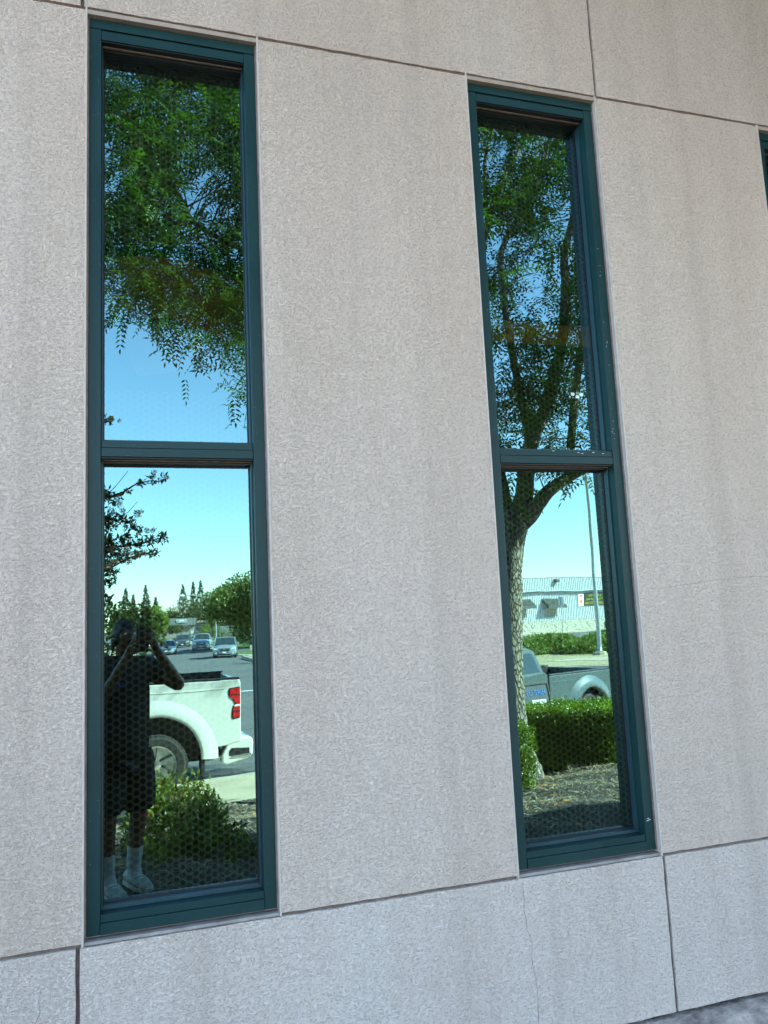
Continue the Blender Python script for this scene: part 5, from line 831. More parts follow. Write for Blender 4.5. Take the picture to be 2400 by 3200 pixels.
        obj('lamp_divider', MB().box(-.125, -.034, min(sd_*(hw-.01), sd_*(hw+.0155)), max(sd_*(hw-.01), sd_*(hw+.0155)), zl-.34, zl-.325), M_BLKP, tlp)
        fixn(obj('bed_crease', MB().box(-2.12, -.26, min(sd_*hw, sd_*(hw+.006)), max(sd_*hw, sd_*(hw+.006)), rail-.135, rail-.12), paint, t, bev=.003))
        # bumper end
        bp = [(.16, .60*k), (.14, .66*k), (-.05, .68*k), (-.20, .64*k), (-.30, .46*k), (-.30, .34*k), (-.22, .32*k), (.04, .37*k), (.15, .42*k)]
        ya, yb = sorted((sd_*(hw-.32), sd_*(hw-.01)))
        bo = fixn(obj('rear_bumper', MB().prism(bp, ya, yb, 'y'), paint if paint is M_WPAINT else M_CHR, t, bev=.03, seg=3))
        st = [(.10, .53*k), (-.16, .545*k), (-.20, .50*k), (-.20, .43*k), (.10, .455*k)]
        fixn(obj('bumper_step', MB().prism(st, min(sd_*(hw-.05), sd_*(hw-.004)), max(sd_*(hw-.05), sd_*(hw-.004)), 'y'), M_BLKP, bo, bev=.01))
        fixn(obj('chrome_strip', MB().prism([(.14, .43*k), (.10, .46*k), (-.16, .435*k), (-.20, .40*k), (.06, .40*k)], min(sd_*(hw-.04), sd_*(hw+.0)), max(sd_*(hw-.04), sd_*(hw+.0)), 'y'), M_CHR, bo, bev=.006))
        obj('mud_flap', MB().box(wx+ar-.015, wx+ar+.05, min(sd_*(hw-.26), sd_*(hw-.01)), max(sd_*(hw-.26), sd_*(hw-.01)), .22*k, .60*k), M_BLKP, t, bev=.01)
        obj('headlight', MB().box(-L-.01, -L+.16, min(sd_*(hw-.35), sd_*(hw-.01)), max(sd_*(hw-.35), sd_*(hw-.01)), rail-.45, rail-.27), M_LAMP, t, bev=.02)
    obj('wheel_well', MB().box(wx-ar-.02, wx+ar+.02, -hw+.06, hw-.32, .40, .9), M_BLKP, t)
    obj('tailgate', MB().box(-.07, -.005, -hw+.13, hw-.13, .70*k, rail-.01), paint, t, bev=.02)
    obj('tailgate_handle', MB().box(-.004, .012, -.16, .16, rail-.2, rail-.1), M_BLKP, t, bev=.004)
    obj('rear_bumper', MB().box(-.05, .155, -hw+.33, hw-.33, .42*k, .64*k), M_CHR if chrome else paint, t, bev=.03)
    obj('bed_floor', MB().box(-2.16, -.08, -hw+.17, hw-.17, .70, .78), M_BLKP, t)
    obj('bed_headboard', MB().box(-2.2, -2.15, -hw+.12, hw-.12, .78, rail-.01), M_BLKP, t)
    obj('frame_rails', MB().box(-L+.5, -.25, -.5, -.4, .42, .55).box(-L+.5, -.25, .4, .5, .42, .55).box(wx-.06, wx+.06, -.8, .8, .36, .48), M_BLKP, t)
    obj('exhaust_pipe', MB().tube([(wx+ar+.05, hw-.30, .44), (-.3, hw-.26, .44), (.06, hw-.2, .44)], .045, 14, cap=False), M_CHR, t, smooth=True)
    # roof, rear window, windshield, hood, grille
    z0 = rail+.03; yb_ = hw-.05; yt = hw-.16
    cab = MB(); rg = []
    for x_, z_ in [(-2.42, H-.10), (-2.62, H-.03), (-3.1, H), (-3.5, H-.05)]:
        rg.append([(x_, -yt, z_-.03), (x_, -yt+.14, z_), (x_, 0, z_+.02), (x_, yt-.14, z_), (x_, yt, z_-.03)])
    cab.loft(rg, closed=False); obj('roof', cab, paint, t, smooth=True)
    obj('rear_window', MB().add([(-2.24, -yb_, z0), (-2.24, yb_, z0), (-2.42, yt, H-.10), (-2.42, -yt, H-.10)], [(0, 1, 2, 3)]), M_CGL, t)
    obj('windshield', MB().add([(-4.3, -yb_, rail-.03), (-4.3, yb_, rail-.03), (-3.5, yt, H-.06), (-3.5, -yt, H-.06)], [(0, 3, 2, 1)]), M_CGL, t)
    hd = MB(); hd.loft([[(x_, -hw+.03, z_-.05), (x_, -hw*.6, z_), (x_, 0, z_+.03), (x_, hw*.6, z_), (x_, hw-.03, z_-.05)] for x_, z_ in [(-4.32, rail+.0), (-5.0, rail-.02), (-L+.1, rail-.1), (-L, rail-.2)]], closed=False)
    obj('hood', hd, paint, t, smooth=True)
    obj('grille', MB().box(-L-.015, -L+.1, -hw+.36, hw-.36, .62, rail-.22), M_BLKP, t, bev=.02)
    obj('front_bumper', MB().box(-L-.06, -L+.2, -hw+.02, hw-.02, .38, .61), M_CHR, t, bev=.04)
    obj('cab_floor', MB().box(-L+.3, -2.22, -hw+.06, hw-.06, .5, rail-.35), M_BLKP, t)
    return t
pickup('white_pickup', 'white pickup parked along the kerb with its rear half and red tail lamp showing', M_WPAINT, (1.43, -10.42, -.745), R(-1.5), rail=1.56, wr=.43, H=2.02)
pickup('silver_pickup', 'silver grey pickup with bulged fender flares parked behind the box hedge', M_SPAINT, (8.97, -12.5, -.76), R(-22), L=5.3, Wd=1.88, H=1.72, rail=1.15, wr=.37, flare=True, wx=-1.0)

def car(name, label, cat, paint, x, y, rz, W_=1.8, H_=1.45, L_=4.6, hood=.98, belt=.95, suv=0, truck=0, grp=None):
    """front faces local +y, at y=0; body extends to -L"""
    t = thing(name, label, cat, (x, y, zroad(y)), rz, grp); hw = W_/2
    st = [(0, .28, hood*.62, .86), (-.06, .22, hood*.80, .94), (-.25, .2, hood*.90, .985), (-1.15, .2, hood, 1.0), (-L_*.55, .2, belt+.04, 1.0), (-L_+.5, .2, belt+.05, .99), (-L_+.1, .25, belt, .95), (-L_, .35, belt*.8, .88)]
    b = MB(); rg = []
    for yy, zb, zt, f in st:
        w_ = hw*f; rg.append([(-w_*.9, yy, zb), (-w_, yy, zb+.18), (-w_, yy, zt-.16), (-w_*.93, yy, zt-.03), (-w_*.5, yy, zt+.02), (0, yy, zt+.03), (w_*.5, yy, zt+.02), (w_*.93, yy, zt-.03), (w_, yy, zt-.16), (w_, yy, zb+.18), (w_*.9, yy, zb)])
    b.loft(rg); o = fixn(obj('body', b, paint, t, smooth=True)); 
    y0 = -1.05 if not truck else -1.5; y1 = -1.05-(.75 if not suv else .6) if not truck else -2.15; y2 = -L_+(1.1 if not suv else .35) if not truck else -3.6; y3 = y2-(.6 if not suv else .2)
    wb = hw*.93; wt = hw*.74 if not suv else hw*.8
    rf = MB(); rf.loft([[(-wt, yy, z_-.05), (-wt*.8, yy, z_), (0, yy, z_+.025), (wt*.8, yy, z_), (wt, yy, z_-.05)] for yy, z_ in ((y1-.02, H_-.05), (y1-.3, H_), (y2+.2, H_), (y2, H_-.05))], closed=False)
    obj('roof', rf, paint, t, smooth=True)
    obj('windshield', MB().add([(-wb, y0, hood), (wb, y0, hood), (wt, y1, H_-.06), (-wt, y1, H_-.06)], [(0, 1, 2, 3)]), M_CGL, t)
    obj('rear_window', MB().add([(-wb, y3, belt+.03), (wb, y3, belt+.03), (wt, y2, H_-.06), (-wt, y2, H_-.06)], [(0, 3, 2, 1)]), M_CGL, t)
    for s in (-1, 1):
        obj('side_window', MB().add([(s*wb, y0, hood), (s*wt, y1, H_-.06), (s*wt, y2, H_-.06), (s*wb, y3, belt+.03)], [(0, 1, 2, 3)]), M_CGL, t)
        obj('pillar', MB().tube([(s*wb, y0, hood), (s*wt, y1, H_-.055), (s*wt, y2, H_-.05), (s*wb, y3, belt+.03)], .035, 6), paint, t)
        obj('mirror', MB().box(*sorted((s*(hw-.02), s*(hw+.19))), y0-.25, y0-.13, hood+.02, hood+.18), paint, t, bev=.03)
        h_ = MB(); h_.prism([(s*hw*.52, hood*.70), (s*hw*.90, hood*.78), (s*hw*.95, hood*.66), (s*hw*.55, hood*.60)], -.10, .02, 'y'); fixn(obj('headlight', h_, M_LAMP, t, bev=.01))
        obj('fog_lamp', MB().lathe([(-.05, .07), (.0, .06), (.01, .01)], 12, 'y', (s*hw*.72, .01, .38)), M_LAMP, t)
        for yy in (-.85, -L_+.85):
            w_ = fixn(obj('wheel', MB().lathe([(s*(hw-.24), .30), (s*(hw-.22), .35), (s*(hw-.03), .35), (s*(hw+.0), .30), (s*(hw-.03), .21), (s*(hw-.05), .01)], 24, 'x', (0, yy, .35)), M_RUB, t))
            fixn(obj('rim', MB().lathe([(s*(hw-.045), .21), (s*(hw-.015), .20), (s*(hw-.03), .05), (s*(hw-.02), .01)], 18, 'x', (0, yy, .35)), M_ALU, w_))
    gw = hw*(.50 if not (suv or truck) else .56)
    gr = fixn(obj('grille', MB().prism([(-gw, hood*.72), (gw, hood*.72), (gw*.85, hood*.50), (-gw*.85, hood*.50)], -.10, .022, 'y'), M_BLKP, t, bev=.01))
    obj('grille_trim', MB().box(-gw*.95, gw*.95, .018, .035, hood*.60, hood*.635), M_CHR, gr, bev=.004)
    if suv:
        for s in (-1, 1): obj('grille_trim', MB().tube([(s*gw, .03, hood*.72), (s*gw*.7, .035, hood*.48)], .022, 6), M_CHR, gr)
    obj('emblem', MB().lathe([(.02, .06), (.045, .05), (.05, .01)], 14, 'y', (0, 0, hood*.63)), M_CHR, gr)
    obj('licence_plate', MB().box(-.16, .16, .015, .04, .37, .50), M_PLATE, t, bev=.003)
    obj('air_intake', MB().box(-hw*.5, hw*.5, -.06, .0, .24, .33), M_BLKP, t, bev=.01)
    return t
gp = 'vehicles facing the camera along the far street'
car('parked_car', 'grey sport utility car with black grille nearest the right kerb', 'car', M_GREYP, 6.8, -64.2, R(8), 1.95, 1.72, 4.8, 1.08, 1.10, suv=1, grp=gp)
car('parked_car', 'pale silver sedan at the left, low and closest to the photographer silhouette', 'car', M_SILV, 2.9, -83.5, R(4), 1.85, 1.45, 4.8, .92, .95, grp=gp)
car('parked_car', 'pale blue pickup with chrome grille bar in the middle of the far street', 'pickup', M_BLUEP, 7.0, -92.5, R(8), 2.0, 1.9, 5.8, 1.25, 1.2, truck=1, grp=gp)
car('parked_car', 'dark grey sport utility car farthest down the street', 'car', M_DGREY, 5.9, -112, R(6), 2.0, 1.8, 4.8, 1.12, 1.12, suv=1, grp=gp)

# ------------------------------------------------------------ street furniture
M_GALV = mat('galvanised_steel', (.36, .40, .40), .45, metal=.5, scale=5, var=.12)
def lamp_pole(label, x, y, z, h, arm, rz, zarm=0):
    t = thing('street_lamp', label, 'lamp pole', (x, y, z), rz, 'street lamps')
    obj('concrete_base', MB().lathe([(-.15, .34), (.16, .33), (.2, .28)], 8, 'z'), M_CONC, t)
    obj('pole', MB().lathe([(.2, .125), (.5, .12), (h*.5, .095), (h, .06)], 16, 'z'), M_GALV, t, smooth=True)
    obj('base_plate', MB().box(-.19, .19, -.19, .19, .2, .235), M_GALV, t, bev=.01)
    obj('hand_hole', MB().box(-.05, .05, .115, .128, .55, .75), M_GALV, t)
    obj('arm', MB().tube([(0, 0, h-.25), (arm*.3, 0, h+.25), (arm*.7, 0, h+.5), (arm, 0, h+.52)], [.07, .065, .055, .05], 10), M_GALV, t, smooth=True)
    hd = fixn(obj('lamp_head', MB().lathe([(-.3, .05), (-.2, .13), (.1, .16), (.35, .12), (.42, .03)], 14, 'x', (arm+.25, 0, h+.52)), M_PLATE, t, smooth=True))
    obj('lens', MB().lathe([(-.12, .10), (-.17, .01)], 14, 'z', (arm+.3, 0, h+.50)), M_LAMP, hd); return t
lamp_pole('tall grey lamp pole on a concrete base on the island beside the metal building', 23.25, -34.4, -.86, 9.4, 2.4, R(-60))
lamp_pole('thin street lamp with long curved arm over the far street', 9.65, -102.4, -1.1, 6.2, 3.9, R(180))
# thin sign post before the metal building
t = thing('sign_post', 'thin post with a small plate seen edge-on in front of the metal building', 'sign post', (41.0, -69.0, -1.05), R(70))
obj('post', MB().box(-.04, .04, -.03, .03, 0, 4.1), M_GALV, t); obj('plate', MB().box(-.30, .30, -.045, -.031, 3.1, 3.95), M_PLATE, t)
t = thing('wheelie_bin', 'dark teal rubbish bin at the right kerb of the far street', 'bin', (8.05, -52.3, -.83), 0)
obj('body', MB().loft([[(-.25, -.28, .05), (.25, -.28, .05), (.25, .28, .05), (-.25, .28, .05)], [(-.31, -.36, 1.0), (.31, -.36, 1.0), (.31, .36, 1.0), (-.31, .36, 1.0)]]), mat('teal_bin_plastic', (.02, .06, .08), .5), t, bev=.02)
obj('lid', MB().box(-.34, .34, -.4, .4, 1.005, 1.07), M_BLKP, t, bev=.02)
obj('wheel', MB().lathe([(-.3, .1), (-.24, .1)], 14, 'x', (0, -.3, .1)), M_RUB, t); obj('wheel', MB().lathe([(.24, .1), (.3, .1)], 14, 'x', (0, -.3, .1)), M_RUB, t)
M_CAB = mat('pale_cabinet_paint', (.62, .66, .64), .5, scale=3, var=.06)
for i, (x, lb) in enumerate([(13.7, 'pale utility cabinet with a diagonal scratch, left of the pair on the lawn'), (15.1, 'pale utility cabinet at the right of the pair on the lawn')]):
    t = thing('utility_cabinet', lb, 'cabinet', (x, -96.5, -.97), R(-5), 'utility cabinets on the lawn')
    obj('body', MB().box(-.58, .58, -.4, .4, 0.06, 1.62), M_CAB, t, bev=.02); obj('plinth', MB().box(-.66, .66, -.48, .48, 0, .055), M_CONC, t)
    obj('door_panel', MB().box(-.52, -.01, .401, .415, .15, 1.55), M_CAB, t, bev=.006); obj('door_panel', MB().box(.01, .52, .401, .415, .15, 1.55), M_CAB, t, bev=.006)
for x, y, lb in ((10.75, -77.6, 'short pale post with a dark cap left of the bin'), (12.6, -79.5, 'short pale post with a dark cap nearest the frame')):
    t = thing('marker_post', lb, 'post', (x, y, -1.0), 0, 'marker posts by the driveway')
    obj('post', MB().box(-.13, .13, -.13, .13, 0, .62), M_CONC, t, bev=.01); obj('cap', MB().box(-.15, .15, -.15, .15, .621, .72), M_BLKP, t)

# A-frame notice board by the tree
M_NAVY = mat('dark_board', (.03, .045, .06), .5, scale=6, var=.2); M_BLUE = mat('blue_lettering', (.03, .18, .62), .5); M_ORG = mat('orange_brown_panel', (.40, .16, .03), .6, scale=6)
t = thing('notice_board', 'folding notice board reading HIRE US standing between the tree and the box hedge', 'sign', (5.04, -7.05, -.47), R(-14))
tilt = R(12)
def bpt(x, y, z): return (x, y*math.cos(tilt)-z*math.sin(tilt)*1.0, z*math.cos(tilt)+y*math.sin(tilt))
bd = obj('front_board', MB().box(-.22, .22, -.02, .0, 0, 1.12), M_NAVY, t, bev=.003); bd.rotation_euler = (tilt, 0, 0); bd.location = (0, .2, 0)
fr = obj('board_frame', MB().box(-.245, -.221, -.025, .012, 0, 1.15).box(.221, .245, -.025, .012, 0, 1.15).box(-.22, .22, -.025, .012, 1.121, 1.15), M_BLKP, bd, bev=.002)
me = text_mesh('HIRE US', .095, .002); o = link('lettering', me, bd); me.materials.append(M_BLUE); o.rotation_euler = (R(90), 0, R(180)); o.location = (0, .004, .99)
lines = ['FULL TIME', 'PART TIME', 'REPAIRS', 'INSTALLS', 'DETAILING', 'CLEAN UP']
for k in range(7):
    z_ = .87-.105*k
    obj('name_strip', MB().box(-.09, .15, .001, .006, z_, z_+.06), M_CAB, bd)
    obj('strip_mark', MB().box(-.05, .0, .007, .009, z_+.018, z_+.04).box(.03, .12, .007, .009, z_+.02, z_+.036), M_GALV, bd)
bk = obj('back_board', MB().box(-.22, .22, -.02, .0, 0, 1.12), M_ORG, t, bev=.003); bk.rotation_euler = (-tilt, 0, 0); bk.location = (0, -.28, 0)
obj('board_frame', MB().box(-.245, -.221, -.025, .012, 0, 1.15).box(.221, .245, -.025, .012, 0, 1.15), M_GALV, bk)
obj('side_web', MB().prism([(.2, .02), (-.28, .02), (-.04, 1.1)], -.232, -.222, 'x').prism([(.2, .02), (-.28, .02), (-.04, 1.1)], .222, .232, 'x'), M_ORG, t)

# ------------------------------------------------------------ metal building across the street
M_CORR = mat('white_metal_siding', (.53, .56, .56), .45, scale=1.5, var=.05); M_SPLIT = mat('split_face_block', (.42, .39, .32), .9, scale=4, var=.2, bs=1., bdist=.04, bscale=14)
M_AWN = mat('dark_awning_metal', (.07, .075, .065), .5, scale=8, var=.2); M_TRIM = mat('white_trim', (.5, .52, .5), .5)
u = (.9473, -.3205)
mbld = thing('metal_building', 'white corrugated metal building with block base, dark striped awnings and a yellow lettered sign', 'building', (43.05, -82.29, 0), math.atan2(u[1], u[0]))
def ribs(mb, x0, x1, z0, z1, y, pitch=.305, d=.045, x_rib=.10):
    x = x0; pts = []
    while x < x1:
        pts += [(x, y), (x+pitch-x_rib, y), (x+pitch-x_rib+.025, y+d), (x+pitch-.025, y+d)]; x += pitch
    pts.append((x1, y)); pts = [(min(a, x1), b) for a, b in pts]
    vs = [(a, b, z0) for a, b in pts]+[(a, b, z1) for a, b in pts]; n = len(pts)
    mb.add(vs, [(i, i+1, i+1+n, i+n) for i in range(n-1)])
mb = MB(); ribs(mb, -18, 16.75, .38, 3.93, 0, .305, .07); obj('siding', mb, M_CORR, mbld)
mb = MB(); ribs(mb, -18, 16.9, 3.93, 5.60, .42, .305, .07); obj('fascia', mb, M_CORR, mbld)
obj('body', MB().box(-18, 16.74, -18, -.03, -1.2, 5.4), M_CORR, mbld)
obj('fascia_return', MB().box(-18, 16.9, -.01, .41, 3.96, 5.5), M_CORR, mbld); obj('eave_trim', MB().box(-18.02, 16.93, .0, .48, 3.88, 3.94).box(-18.02, 16.93, -.05, .50, 5.6, 5.72), M_TRIM, mbld)
mb = MB(); 
bx = MB()
for r_ in range(7):
    for c in range(-40, 38):
        x0 = c*.45+(.225 if r_ % 2 else 0)
        if x0 > 16.3: continue
        z0 = -1.05+r_*.2; d = random.uniform(.03, .11)
        bx.box(x0+.006, x0+.444, -.02, d, z0+.006, z0+.194)
k_ = obj('split_block', bx, M_SPLIT, mbld); k_['kind'] = 'stuff'
obj('block_mortar', MB().box(-18, 16.5, -.03, .01, -1.2, .35), M_CURB, mbld)
obj('corner_post', MB().box(16.5, 16.75, -.1, .12, -1.1, 3.88), M_TRIM, mbld)
for x0, x1, zt in ((-2.2, 1.75, 3.05), (3.85, 7.0, 3.0)):
    a = MB(); y1 = 1.1; z1 = zt-.85; x = x0
    while x < x1-.05:
        a.add([(x, .05, zt), (x+.16, .05, zt), (x+.16, y1, z1), (x, y1, z1), (x, .05, zt-.05), (x+.16, .05, zt-.05), (x+.16, y1, z1-.05), (x, y1, z1-.05)], [(0, 1, 2, 3), (7, 6, 5, 4), (3, 2, 6, 7), (0, 3, 7, 4), (1, 5, 6, 2)]); x += .30
    a.add([(x0, .06, zt-.055), (x1, .06, zt-.055), (x1, y1-.01, z1-.055), (x0, y1-.01, z1-.055)], [(0, 3, 2, 1)])
    a.box(x0, x1, y1, y1+.03, z1-.28, z1+.02)
    for xx in (x0, x1-.03): a.add([(xx, .05, zt), (xx, y1, z1), (xx, y1, z1-.28), (xx, .05, zt-.4), (xx+.03, .05, zt), (xx+.03, y1, z1), (xx+.03, y1, z1-.28), (xx+.03, .05, zt-.4)], [(0, 1, 2, 3), (7, 6, 5, 4), (0, 4, 5, 1), (3, 2, 6, 7)])
    o = obj('awning', a, M_AWN, mbld)
    w0, w1 = (x0+.55, x1-.55)
    f = obj('window', MB().box(w0-.1, w1+.1, .03, .09, .78, .86).box(w0-.1, w1+.1, .03, .09, 1.78, 1.86).box(w0-.1, w0, .03, .09, .861, 1.779).box(w1, w1+.1, .03, .09, .861, 1.779).box((w0+w1)/2-.03, (w0+w1)/2+.03, .035, .085, .861, 1.779), M_TRIM, mbld)
    obj('pane', MB().box(w0+.001, w1-.001, .05, .06, .861, 1.779), M_CGL, f)
obj('wall_light', MB().box(5.7, 6.3, .5, .95, 4.95, 5.35), M_AWN, mbld, bev=.03)
sg = obj('shop_sign', MB().box(11.50, 15.30, .06, .14, 1.98, 3.58), M_BLKP, mbld)
M_YEL = mat('yellow_lettering', (.75, .80, .02), .5)
for s, z_, wd, cx in (('WINDOW TINT', 3.04, 2.6, 13.5), ('VINYL WRAP AND', 2.58, 3.2, 13.4), ('PAINT PROTECTION', 2.10, 3.6, 13.4)):
    me = text_mesh(s, .46, .01); xs2 = [v.co.x for v in me.vertices]; ww = max(xs2)-min(xs2)
    o = link('lettering', me, sg); me.materials.append(M_YEL); o.scale = (wd/ww, .88, 1); o.rotation_euler = (R(90), 0, R(180)); o.location = (cx, .152, z_)
    b_ = o.modifiers.new('w', 'SOLIDIFY'); b_.thickness = .02; 
sw = obj('side_sign', MB().box(10.28, 11.42, .06, .12, 1.92, 3.52), mat('cream_sign', (.70, .62, .50), .5), mbld)
me = text_mesh('MC', .46, .01); o = link('lettering', me, sw); me.materials.append(M_RED); o.rotation_euler = (R(90), 0, R(180)); o.location = (10.85, .13, 3.05)
obj('round_emblem', MB().lathe([(.121, .26), (.13, .24)], 20, 'y', (10.85, 0, 2.55)), mat('orange_emblem', (.7, .16, .05), .5), sw)
obj('meter_box', MB().box(15.2, 15.6, .12, .3, -.75, .0), M_GALV, mbld)
# kerb in front of it
tag(fixn(obj('building_kerb', MB().prism([(24, -73.4), (62, -86.2), (62, -90), (40, -83), (24, -78)], -1.4, -.97, 'z'), M_CONC)), kind='structure')

# ------------------------------------------------------------ end building and long low one behind the far street
M_TAN = mat('tan_metal_siding', (.26, .25, .22), .5, scale=1.5, var=.08); M_DTAN = mat('grey_green_fascia', (.20, .21, .20), .5, scale=1.5, var=.08)
eb = thing('corrugated_building', 'tan corrugated building with grey fascia and small sign at the street end', 'building', (4.2, -163, -1.15), R(-3))
mb = MB(); ribs(mb, 0, 7.0, 0, 3.3, 0, .3, .05); obj('siding', mb, M_TAN, eb)
mb = MB(); ribs(mb, 1.9, 7.1, 3.2, 4.6, .8, .3, .05); obj('fascia', mb, M_DTAN, eb)
obj('body', MB().box(0, 7, -12, -.02, 0, 3.2).box(1.9, 7.1, -12, .79, 3.22, 4.5), M_TAN, eb)
s_ = obj('sign_board', MB().box(3.2, 5.1, .9, .96, 3.85, 4.35), mat('pale_blue_sign', (.55, .62, .64), .5), eb)
obj('sign_marks', MB().box(3.32, 3.6, .965, .975, 3.98, 4.2).box(4.7, 5.0, .965, .975, 3.98, 4.2).box(3.7, 4.6, .965, .975, 4.03, 4.12), M_BLKP, s_)
obj('door', MB().box(6.1, 6.7, .06, .1, 0, 2.1), M_TRIM, eb)
lb_ = thing('long_low_building', 'long low building with a pale roof edge right of the corrugated one', 'building', (11.2, -166, -1.15), R(-3))
obj('wall', MB().box(0, 26, -10, 0, 0, 3.4), M_DTAN, lb_); obj('roof', MB().box(-.3, 26.4, -10.3, .5, 3.5, 4.0), M_CONC, lb_)
obj('roof_vent', MB().box(3.5, 4.3, -2, -1.2, 4.01, 4.5), M_PLATE, lb_); obj('roof_vent', MB().box(5.4, 5.7, -2, -1.6, 4.01, 4.7), M_PLATE, lb_)
# skyline filler: distant tree belt so the horizon is not bare
bd = []
for i in range(60):
    x = -260+i*11+random.uniform(-4, 4); y = -330-random.uniform(0, 60)
    bd.append(ell_pts((x, y, 2), (8, 5, random.uniform(4.5, 7.5)), 500, .3))
P = np.concatenate(bd); o = link('distant_tree_belt', quads_mesh('distant_tree_belt', leaves_at(P, 1.2, .4, .2), ML_OLIVE, rng.random(len(P))))
tag(o, 'hazy belt of distant trees along the horizon', 'tree belt', kind='stuff')

# ------------------------------------------------------------ the photographer
M_SKIN = mat('brown_skin', (.11, .052, .03), .5, scale=20, var=.08); M_HAIR = mat('dark_hair', (.012, .009, .008), .55, scale=60, var=.4, bs=.8, bdist=.006, bscale=90)
M_SHIRT = mat('black_cotton', (.018, .018, .02), .9, scale=8, var=.25, bs=.6, bdist=.02, bscale=7); M_SHORT = mat('black_shorts_cloth', (.014, .014, .015), .9, scale=8, var=.25, bs=.6, bdist=.02, bscale=7)
M_SOCK = mat('white_ribbed_sock', (.34, .36, .37), .9, scale=40, var=.12, bs=.6, bdist=.003, bscale=110); M_SHOE = mat('off_white_shoe', (.30, .31, .28), .7, scale=20, var=.2)
def skin(name, nodes, edges, m, parent, sub=1, root=0):
    keys = list(nodes); ix = {k: i for i, k in enumerate(keys)}
    me = bpy.data.meshes.new(name); me.from_pydata([nodes[k][:3] for k in keys], [(ix[a], ix[b]) for a, b in edges], []); me.update()
    o = bpy.data.objects.new(name, me); COL.objects.link(o); o.parent = parent; me.materials.append(m)
    md_ = o.modifiers.new('skin', 'SKIN'); md_.use_smooth_shade = True
    sv = me.skin_vertices[0].data
    for i, k in enumerate(keys):
        r = nodes[k][3]; sv[i].radius = r if isinstance(r, tuple) else (r, r); sv[i].use_root = (i == root)
    s_ = o.modifiers.new('sub', 'SUBSURF'); s_.levels = sub; s_.render_levels = sub
    return o
PX, PY = -.1, -2.84
PE = thing('person', 'person in black T-shirt and shorts with white socks holding up a phone in both hands', 'person', (PX, PY, 0))
F = Vector((.42, .907, 0)).normalized(); RT = Vector((F.y, -F.x, 0))
def W3_(r, f, z): return (RT.x*r+F.x*f, RT.y*r+F.y*f, z)
def loc_(x, y, z): return (x-PX, y-PY, z)
N = {'pel': (*W3_(0, 0, .93), (.15, .11)), 'wst': (*W3_(0, .01, 1.08), (.135, .10)), 'chs': (*W3_(0, .01, 1.25), (.155, .11)), 'upc': (*W3_(0, 0, 1.36), (.13, .09)),
     'nk': (*W3_(0, .01, 1.43), .055), 'nk2': (*W3_(0, .035, 1.475), .052), 'hd1': (*W3_(.0, .06, 1.52), (.062, .075)), 'hd2': (*W3_(.0, .055, 1.575), (.074, .09)), 'hd3': (*W3_(.0, .04, 1.625), (.066, .078)),
     'nose': (*W3_(0, .155, 1.545), .013), 'nose0': (*W3_(0, .13, 1.555), .02),
     'sr': (*loc_(.075, -2.93, 1.36), .058), 'er': (*loc_(.265, -2.72, 1.23), .043), 'wr': (*loc_(.105, -2.50, 1.49), .027), 'pr': (*loc_(.085, -2.455, 1.555), .03),
     'sl': (*loc_(-.27, -2.77, 1.37), .058), 'el': (*loc_(-.22, -2.55, 1.17), .043), 'wl': (*loc_(-.07, -2.47, 1.43), .027), 'pl': (*loc_(-.035, -2.455, 1.49), .03),
     'hr': (*W3_(.09, 0, .88), .095), 'kr': (*W3_(.10, .03, .48), .06), 'kr2': (*W3_(.10, -.01, .33), .056), 'ar': (*loc_(-.035, -2.93, .10), .042),
     'hl': (*W3_(-.09, 0, .88), .095), 'kl': (*W3_(-.11, .05, .48), .06), 'kl2': (*W3_(-.11, .03, .33), .056), 'al': (*loc_(-.185, -2.80, .10), .042)}
E_ = [('pel', 'wst'), ('wst', 'chs'), ('chs', 'upc'), ('upc', 'nk'), ('nk', 'nk2'), ('nk2', 'hd1'), ('hd1', 'hd2'), ('hd2', 'hd3'), ('hd2', 'nose0'), ('nose0', 'nose'),
      ('upc', 'sr'), ('sr', 'er'), ('er', 'wr'), ('wr', 'pr'), ('upc', 'sl'), ('sl', 'el'), ('el', 'wl'), ('wl', 'pl'),
      ('pel', 'hr'), ('hr', 'kr'), ('kr', 'kr2'), ('kr2', 'ar'), ('pel', 'hl'), ('hl', 'kl'), ('kl', 'kl2'), ('kl2', 'al')]
# fingers: four unequal chains and a thumb per hand, curled round the phone edge
for h, base, sx in (('r', Vector(loc_(.085, -2.455, 1.555)), 1), ('l', Vector(loc_(-.035, -2.455, 1.49)), -1)):
    for i, (up_, L) in enumerate(((.033, .078), (.011, .086), (-.011, .08), (-.032, .064))):
        a = base+Vector((0, .012, up_*.8)); b_ = base+Vector((-sx*.005, .036, up_+.010)); c = base+Vector((-sx*(.028), .045, up_+.012)); d = base+Vector((-sx*(L-.03), .038, up_+.008))
        for nm, p_, r_ in (('a', a, .0105), ('b', b_, .0092), ('c', c, .0086), ('d', d, .0072)): N[f'f{h}{i}{nm}'] = (*p_, r_)
        E_ += [('p'+h, f'f{h}{i}a'), (f'f{h}{i}a', f'f{h}{i}b'), (f'f{h}{i}b', f'f{h}{i}c'), (f'f{h}{i}c', f'f{h}{i}d')]
    a = base+Vector((-sx*.012, -.012, -.02)); b_ = base+Vector((-sx*.03, -.018, -.01)); c = base+Vector((-sx*.048, -.012, .008))
    for nm, p_, r_ in (('a', a, .013), ('b', b_, .0115), ('c', c, .0092)): N[f't{h}{nm}'] = (*p_, r_)
    E_ += [('p'+h, f't{h}a'), (f't{h}a', f't{h}b'), (f't{h}b', f't{h}c')]
skin('body', N, E_, M_SKIN, PE, 1)
